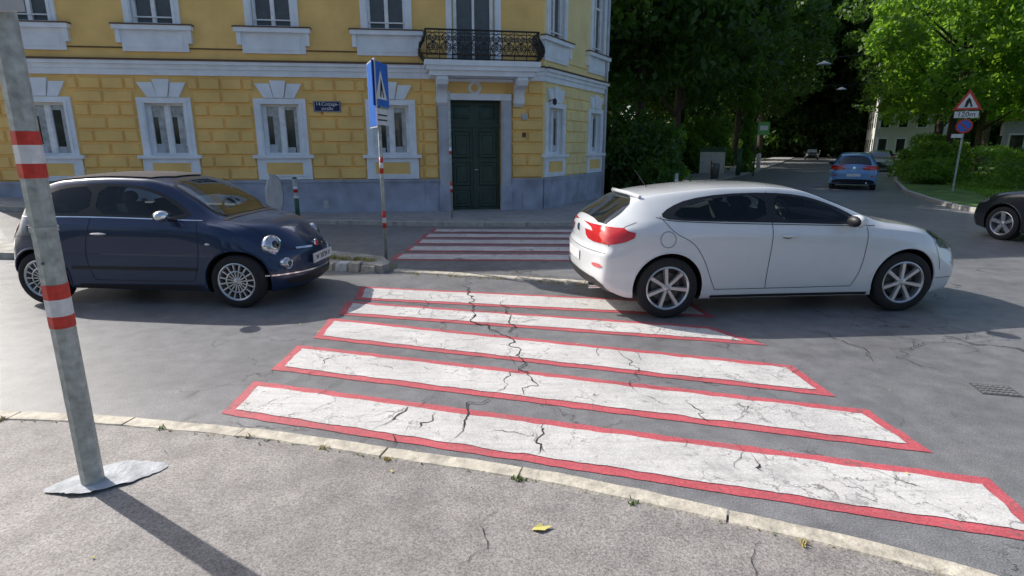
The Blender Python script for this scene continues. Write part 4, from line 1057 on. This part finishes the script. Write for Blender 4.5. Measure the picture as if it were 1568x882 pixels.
e=empty('utility_cabinet',(12.7,37.3,.1),R(-25)); mb=MB()
mb.box(-.72,.72,-.35,.35,.0,1.35,M_LIGHTW); mb.prism([(-.78,1.35),(.78,1.35),(.66,1.62),(-.66,1.62)],-.4,.4,M_GREENP); mb.box(-.70,-.02,-.37,-.35,.12,1.25,M_LIGHTW); mb.box(.02,.70,-.37,-.35,.12,1.25,M_LIGHTW); mb.box(-.03,.03,-.38,-.35,.6,.8,M_BLACK); mb.build('case',e)
e=empty('bus_stop_sign',(13.8,33.5,.1),R(-20)); mb=MB(); mb.tube([(0,0,0),(0,0,3.1)],.035,M_GREENP,8); mb.box(.04,.62,-.02,.02,2.3,3.0,M_LGREEN); mb.box(.12,.54,-.026,.026,2.55,2.8,M_SWHITE); mb.build('panel',e)
e=empty('green_post',(13.5,35.0,.1)); mb=MB(); mb.tube([(0,0,0),(0,0,1.5)],.14,M_GREENP,12); mb.ell((0,0,1.5),(.15,.15,.08),M_GREENP); mb.build('post',e)
e=empty('litter_bin',(10.9,31.5,.1)); mb=MB(); mb.tube([(0,0,0),(0,0,.5),(0,0,.75),(0,0,.8)],[.2,.24,.24,.16],M_GALVD,12); mb.build('bin',e)
e=empty('stone_post',(20.2,48.2,.1)); mb=MB(); mb.tube([(0,0,0),(0,0,1.0),(0,0,1.15)],[.16,.16,.08],M_LIGHTW,10); mb.build('post',e)
def hang(name,a,b,sag,t):
    e=empty(name); mb=MB(); P=[]
    for i in range(25):
        u=i/24; P.append((a[0]+(b[0]-a[0])*u,a[1]+(b[1]-a[1])*u,a[2]+(b[2]-a[2])*u-sag*4*u*(1-u)))
    mb.tube(P,.022,M_BLACK,5); u=t; q=Vector((a[0]+(b[0]-a[0])*u,a[1]+(b[1]-a[1])*u,a[2]+(b[2]-a[2])*u-sag*4*u*(1-u)))
    mb.tube([q,q-Vector((0,0,.2))],.03,M_BLACK,6)
    mb.lathe([(.06,-.15),(.12,-.2),(.40,-.32),(.42,-.36),(.0,-.38)],M_SWHITE,20,Matrix.Translation(q)@Matrix.Rotation(R(90),4,'X'))
    mb.build('lamp_and_wire',e,sharp=45)
hang('hanging_street_lamp',(15.9,40,7.3),(29,33,8.9),.8,.27)
hang('hanging_street_lamp',(24,56,7.6),(38,52,8.3),.8,.40)

# ------------------------------------------------------------------ vegetation
def leaf_mesh(name, pts, size, mat):
    n=len(pts); pts=np.asarray(pts)
    a=np.random.normal(size=(n,3)); a/=np.linalg.norm(a,axis=1)[:,None]
    b=np.random.normal(size=(n,3)); b-= (a*b).sum(1)[:,None]*a; b/=np.linalg.norm(b,axis=1)[:,None]
    s=(size*np.random.uniform(.6,1.35,n))[:,None]
    V=np.empty((n,4,3)); V[:,0]=pts-a*s; V[:,1]=pts+b*s*.55; V[:,2]=pts+a*s; V[:,3]=pts-b*s*.55
    me=bpy.data.meshes.new(name); me.vertices.add(n*4); me.vertices.foreach_set('co',V.reshape(-1))
    me.loops.add(n*4); me.loops.foreach_set('vertex_index',np.arange(n*4,dtype=np.int32))
    me.polygons.add(n); me.polygons.foreach_set('loop_start',np.arange(0,n*4,4,dtype=np.int32))
    me.materials.append(mat); me.update(calc_edges=True); me.validate(); return me
def crown_pts(n, R3, clumps, cr, zc, seed):
    rng=np.random.RandomState(seed); out=[]
    for i in range(clumps):
        d=rng.normal(size=3); d/=np.linalg.norm(d); d[2]=d[2]*.9+.05
        k=rng.uniform(.45,1.0)**.6; c=d*k*np.array(R3)*(1+.18*math.sin(3*math.atan2(d[1],d[0])+seed)); c[2]+=zc
        r=cr*rng.uniform(.55,1.25); m=int(n/clumps)
        q=rng.normal(size=(m,3)); q/=np.linalg.norm(q,axis=1)[:,None]
        q*= (r*rng.uniform(.25,1,m)**.5)[:,None]*np.array([1.15,1.15,.7]); q[:,2]-= .12*(q[:,0]**2+q[:,1]**2)
        out.append(c+q)
    return np.vstack(out)
def trunk_mesh(name,h,r,R3,zc,seed):
    rng=random.Random(seed); mb=MB(); bx=rng.uniform(-.3,.3)
    P=[(0,0,-.2),(0.03,0,.4),(bx*.3,.05,h*.25),(bx*.6,-.1,h*.5),(bx,.05,h*.75)]
    mb.tube(P,[r*1.35,r,r*.85,r*.6,r*.22],M_BARK,9)
    for i in range(9):
        z0=h*rng.uniform(.22,.6); a=rng.uniform(0,6.28); L=rng.uniform(.5,.85)*R3[0]
        p0=Vector((bx*z0/h,0,z0)); p1=p0+Vector((math.cos(a)*L*.5,math.sin(a)*L*.5,L*.45)); p2=p0+Vector((math.cos(a)*L,math.sin(a)*L,L*.75+.5))
        mb.tube([p0,p1,p2],[r*.42,r*.25,r*.07],M_BARK,6)
    me=mb.build(name); d=me.data; bpy.data.objects.remove(me); return d
VAR=[]
for i,(R3,zc,h,mat,n,cl,cr,sz) in enumerate([((4.6,4.6,5.6),9.0,14,M_LEAF,16000,95,1.25,.19),((5.2,4.8,6.2),9.6,15,M_LEAF,17000,105,1.3,.20),
    ((4.2,4.2,4.3),6.6,10.5,M_LEAFB,19000,100,.95,.14),((4.8,4.5,4.6),7.4,11.5,M_LEAFB,20000,105,1.0,.15)]):
    VAR.append((leaf_mesh('crown',crown_pts(n,R3,cl,cr,zc,11+i),sz,mat),trunk_mesh('trunk',h,.26 if i<2 else .2,R3,zc,i)))
def tree(x,y,v,s,name='deciduous_tree',parent=None):
    if parent is None: e=empty(name,(x,y,0),random.uniform(0,6.28),(s,s,s*random.uniform(.95,1.1)))
    else: e=empty('tree',(x,y,0),random.uniform(0,6.28),(s,s,s)); e.parent=parent
    for m in VAR[v]:
        o=bpy.data.objects.new(m.name.split('.')[0],m); COL.objects.link(o); o.parent=e
    return e
for x,y,v,s in [(5.6,26.5,0,.95),(9.3,33.5,1,.95),(2.5,30,1,.9),(6.0,38,1,1.05),(12.0,42.5,0,.95),(18.0,54,1,1.1),(11,50,1,1.1),(24.5,65,1,1.4),(16,66,1,1.2),(31.5,78,0,1.6),(24,84,0,1.3),(41,98,1,1.8),(4,48,0,1.1),(0,42,1,1.1)]:
    tree(x,y,v,s)
for x,y,v,s in [(22.4,30.5,2,1.0),(28.5,30.0,3,1.0),(31.5,40,3,1.05),(39,49,3,1.25),(43,60,1,1.4),(50,70,3,1.4),(55,84,1,1.6),(64,96,1,1.6),(24.8,23.0,2,.85),(36,36,3,1.1)]:
    tree(x,y,v,s,'linden_tree')
dt=empty('distant_trees')
for i in range(28):
    a=R(-18+i*3.1); d=random.uniform(115,150); tree(d*math.sin(a),d*math.cos(a),random.choice([0,1,1,3]),random.uniform(1.6,2.1),parent=dt)
for x,y,s in [(56,106,2.3),(62,112,2.2),(50,112,2.4),(68,118,2.1),(46,106,2.2),(74,112,2.0)]: tree(x,y,1,s,parent=dt)
# unseen trees and bushes added behind the camera to darken car reflections
gt=empty('unseen_reflection_trees')
for i in range(8): tree(-32+i*9+random.uniform(-1.5,1.5),-17+random.uniform(-3,3),random.choice([0,1]),random.uniform(.6,.8),parent=gt)
bush=[leaf_mesh('foliage',crown_pts(5200,(1.2,1.2,.9),34,.5,.85,50+i),.085,m) for i,m in enumerate([M_LEAF,M_LEAFH])]
for i in range(14):
    o=bpy.data.objects.new('bush',bush[0]); COL.objects.link(o); o.parent=gt; o.location=(-32+i*4.8,-13,0); o.scale=(2.4,1.3,1.6)
for i in range(22):
    o=bpy.data.objects.new('bush',bush[0]); COL.objects.link(o); o.parent=dt; o.location=(36+i*2.2+random.uniform(-1,1),110+random.uniform(-4,8)-i*.9,0); o.scale=(4,4,4.5); o.rotation_euler=(0,0,i)
def shrub(x,y,k,s,name='shrub',zr=1.0):
    o=bpy.data.objects.new(name,bush[k]); COL.objects.link(o); o.location=(x,y,.02); o.rotation_euler=(0,0,random.uniform(0,6.28)); o.scale=(s,s,s*zr)
under=empty('park_undergrowth')
for i in range(60):
    t=random.uniform(0,1); y=21+t*60; x=8.3+.532*(y-26.8)-5.6-abs(random.gauss(0,3.2))
    if y<27 and x<3.5: x=random.uniform(4.4,5.0)
    o=bpy.data.objects.new('bush',bush[random.choice([0,0,0,1])]); COL.objects.link(o); o.parent=under; o.location=(x,y,0); s=random.uniform(.9,1.8); o.scale=(s,s,s*random.uniform(.8,1.3)); o.rotation_euler=(0,0,random.uniform(0,6))
for x,y,k,s,zr in [(13.4,41.0,1,1.4,1.5),(8.2,35.0,0,1.2,1),(7.3,32.5,0,1.0,1),(20.9,29.3,1,1.0,1.1),(22.8,32.5,1,1.2,1.1),(26.0,36,1,1.3,.9),(19.3,27.0,1,.75,.9)]:
    shrub(x,y,k,s,zr=zr)
rng=np.random.RandomState(3)
n=26000; L=22.0
q=rng.uniform(0,1,(n,3)); q[:,0]=q[:,0]*L; q[:,1]=(q[:,1]-.5)*1.9; q[:,2]=q[:,2]*1.35
surf=rng.uniform(size=n)<.75; f=rng.randint(0,3,n)
q[surf&(f==0),1]=-.95+rng.normal(0,.07,(surf&(f==0)).sum()); q[surf&(f>=1),2]=1.35+rng.normal(0,.08,(surf&(f>=1)).sum())
q[:,1]+=.15*np.sin(q[:,0]*2.1)+.1*np.sin(q[:,0]*5); q[:,2]+=(.12*np.sin(q[:,0]*1.7+1)+.08*np.sin(q[:,0]*4.3))*(q[:,2]/1.35)
o=bpy.data.objects.new('hedge',leaf_mesh('foliage',q,.07,M_LEAFH)); COL.objects.link(o); o.location=(18.6,23.4,.1); o.rotation_euler=(0,0,R(-8))
o=bpy.data.objects.new('hedge',o.data); COL.objects.link(o); o.location=(23.5,29.5,.1); o.rotation_euler=(0,0,R(12))
e=empty('ivy_covered_pole',(15.9,40.0,.0)); mb=MB(); mb.tube([(0,0,0),(0,0,7.4)],.12,M_BARK,8); mb.build('pole',e)
n=9000; a=rng.uniform(0,6.28,n); zz=rng.uniform(0,1,n)*7.3; rr=(.34+.12*np.sin(zz*3)+.1*np.sin(zz*7+a))*rng.uniform(.7,1.2,n)
o=bpy.data.objects.new('ivy',leaf_mesh('ivy',np.stack([rr*np.cos(a),rr*np.sin(a),zz],1),.07,M_LEAFB)); COL.objects.link(o); o.parent=e
n=15000; gx=rng.uniform(0,1,n); gy=rng.uniform(0,1,n)**1.6
yy=14.2+gy*22; xx=12.8+ (yy-14.2)*.50+.6+gx*(3+yy*.12)
o=bpy.data.objects.new('grass_tufts',leaf_mesh('grass',np.stack([xx,yy,.10+rng.uniform(0,.1,n)],1),.06,M_LEAFH)); COL.objects.link(o)

def simple_house(name,x,y,rot,w,d,h,mat,rows,cols):
    e=empty(name,(x,y,0),rot); mb=MB(); mb.box(-w/2,w/2,0,d,0,h,mat)
    for r in range(rows):
        for k in range(cols):
            cx=-w/2+(k+.5)*w/cols; z0=1.0+r*3.2
            mb.box(cx-.6,cx+.6,-.05,.0,z0-.1,z0+1.9,M_TRIM); mb.box(cx-.45,cx+.45,-.07,-.05,z0,z0+1.75,M_GLASSB)
            mb.box(-w/2-.05,-w/2,1+k*d/cols,2.1+k*d/cols,z0,z0+1.75,M_GLASSB)
    mb.prism([(-w/2-.4,h),(w/2+.4,h),(0,h+w*.3)],-.4,d+.4,M_ROOF); mb.build('walls',e)
simple_house('pale_townhouse',51.0,76,R(-28),8,18,10,M_LIGHTW,3,4)
simple_house('grey_house',46,51,R(-38),6,9,4.0,plain('grey_render',(0.42,0.46,0.52),.8),1,3)

# ------------------------------------------------------------------ light, sky, camera
el=R(37); az=math.atan2(-.847,.532)
sd=Vector((math.sin(az)*math.cos(el),math.cos(az)*math.cos(el),math.sin(el)))
sl=bpy.data.lights.new('sun','SUN'); sl.energy=5.0; sl.angle=R(.53); sl.color=(1,.96,.90)
so=bpy.data.objects.new('sun',sl); COL.objects.link(so); so.rotation_euler=sd.to_track_quat('Z','Y').to_euler(); so.location=(-20,15,30)
w=bpy.data.worlds.new('World'); scene.world=w; w.use_nodes=True; nt=w.node_tree
sk=nt.nodes.new('ShaderNodeTexSky'); sk.sky_type='NISHITA'; sk.sun_disc=False; sk.sun_elevation=el; sk.sun_rotation=az; sk.dust_density=2.6; sk.ozone_density=1.5
bg=nt.nodes['Background']; bg.inputs['Strength'].default_value=.15; nt.links.new(sk.outputs[0],bg.inputs[0])
cam=bpy.data.cameras.new('camera'); co=bpy.data.objects.new('camera',cam); COL.objects.link(co)
cam.sensor_width=36; cam.lens=36*880/1568; cam.clip_end=2000; cam.clip_start=.05
co.location=(0,0,1.75); co.rotation_euler=(R(90-13.8),0,0); scene.camera=co
scene.view_settings.view_transform='Standard'; scene.view_settings.look='None'; scene.view_settings.exposure=0
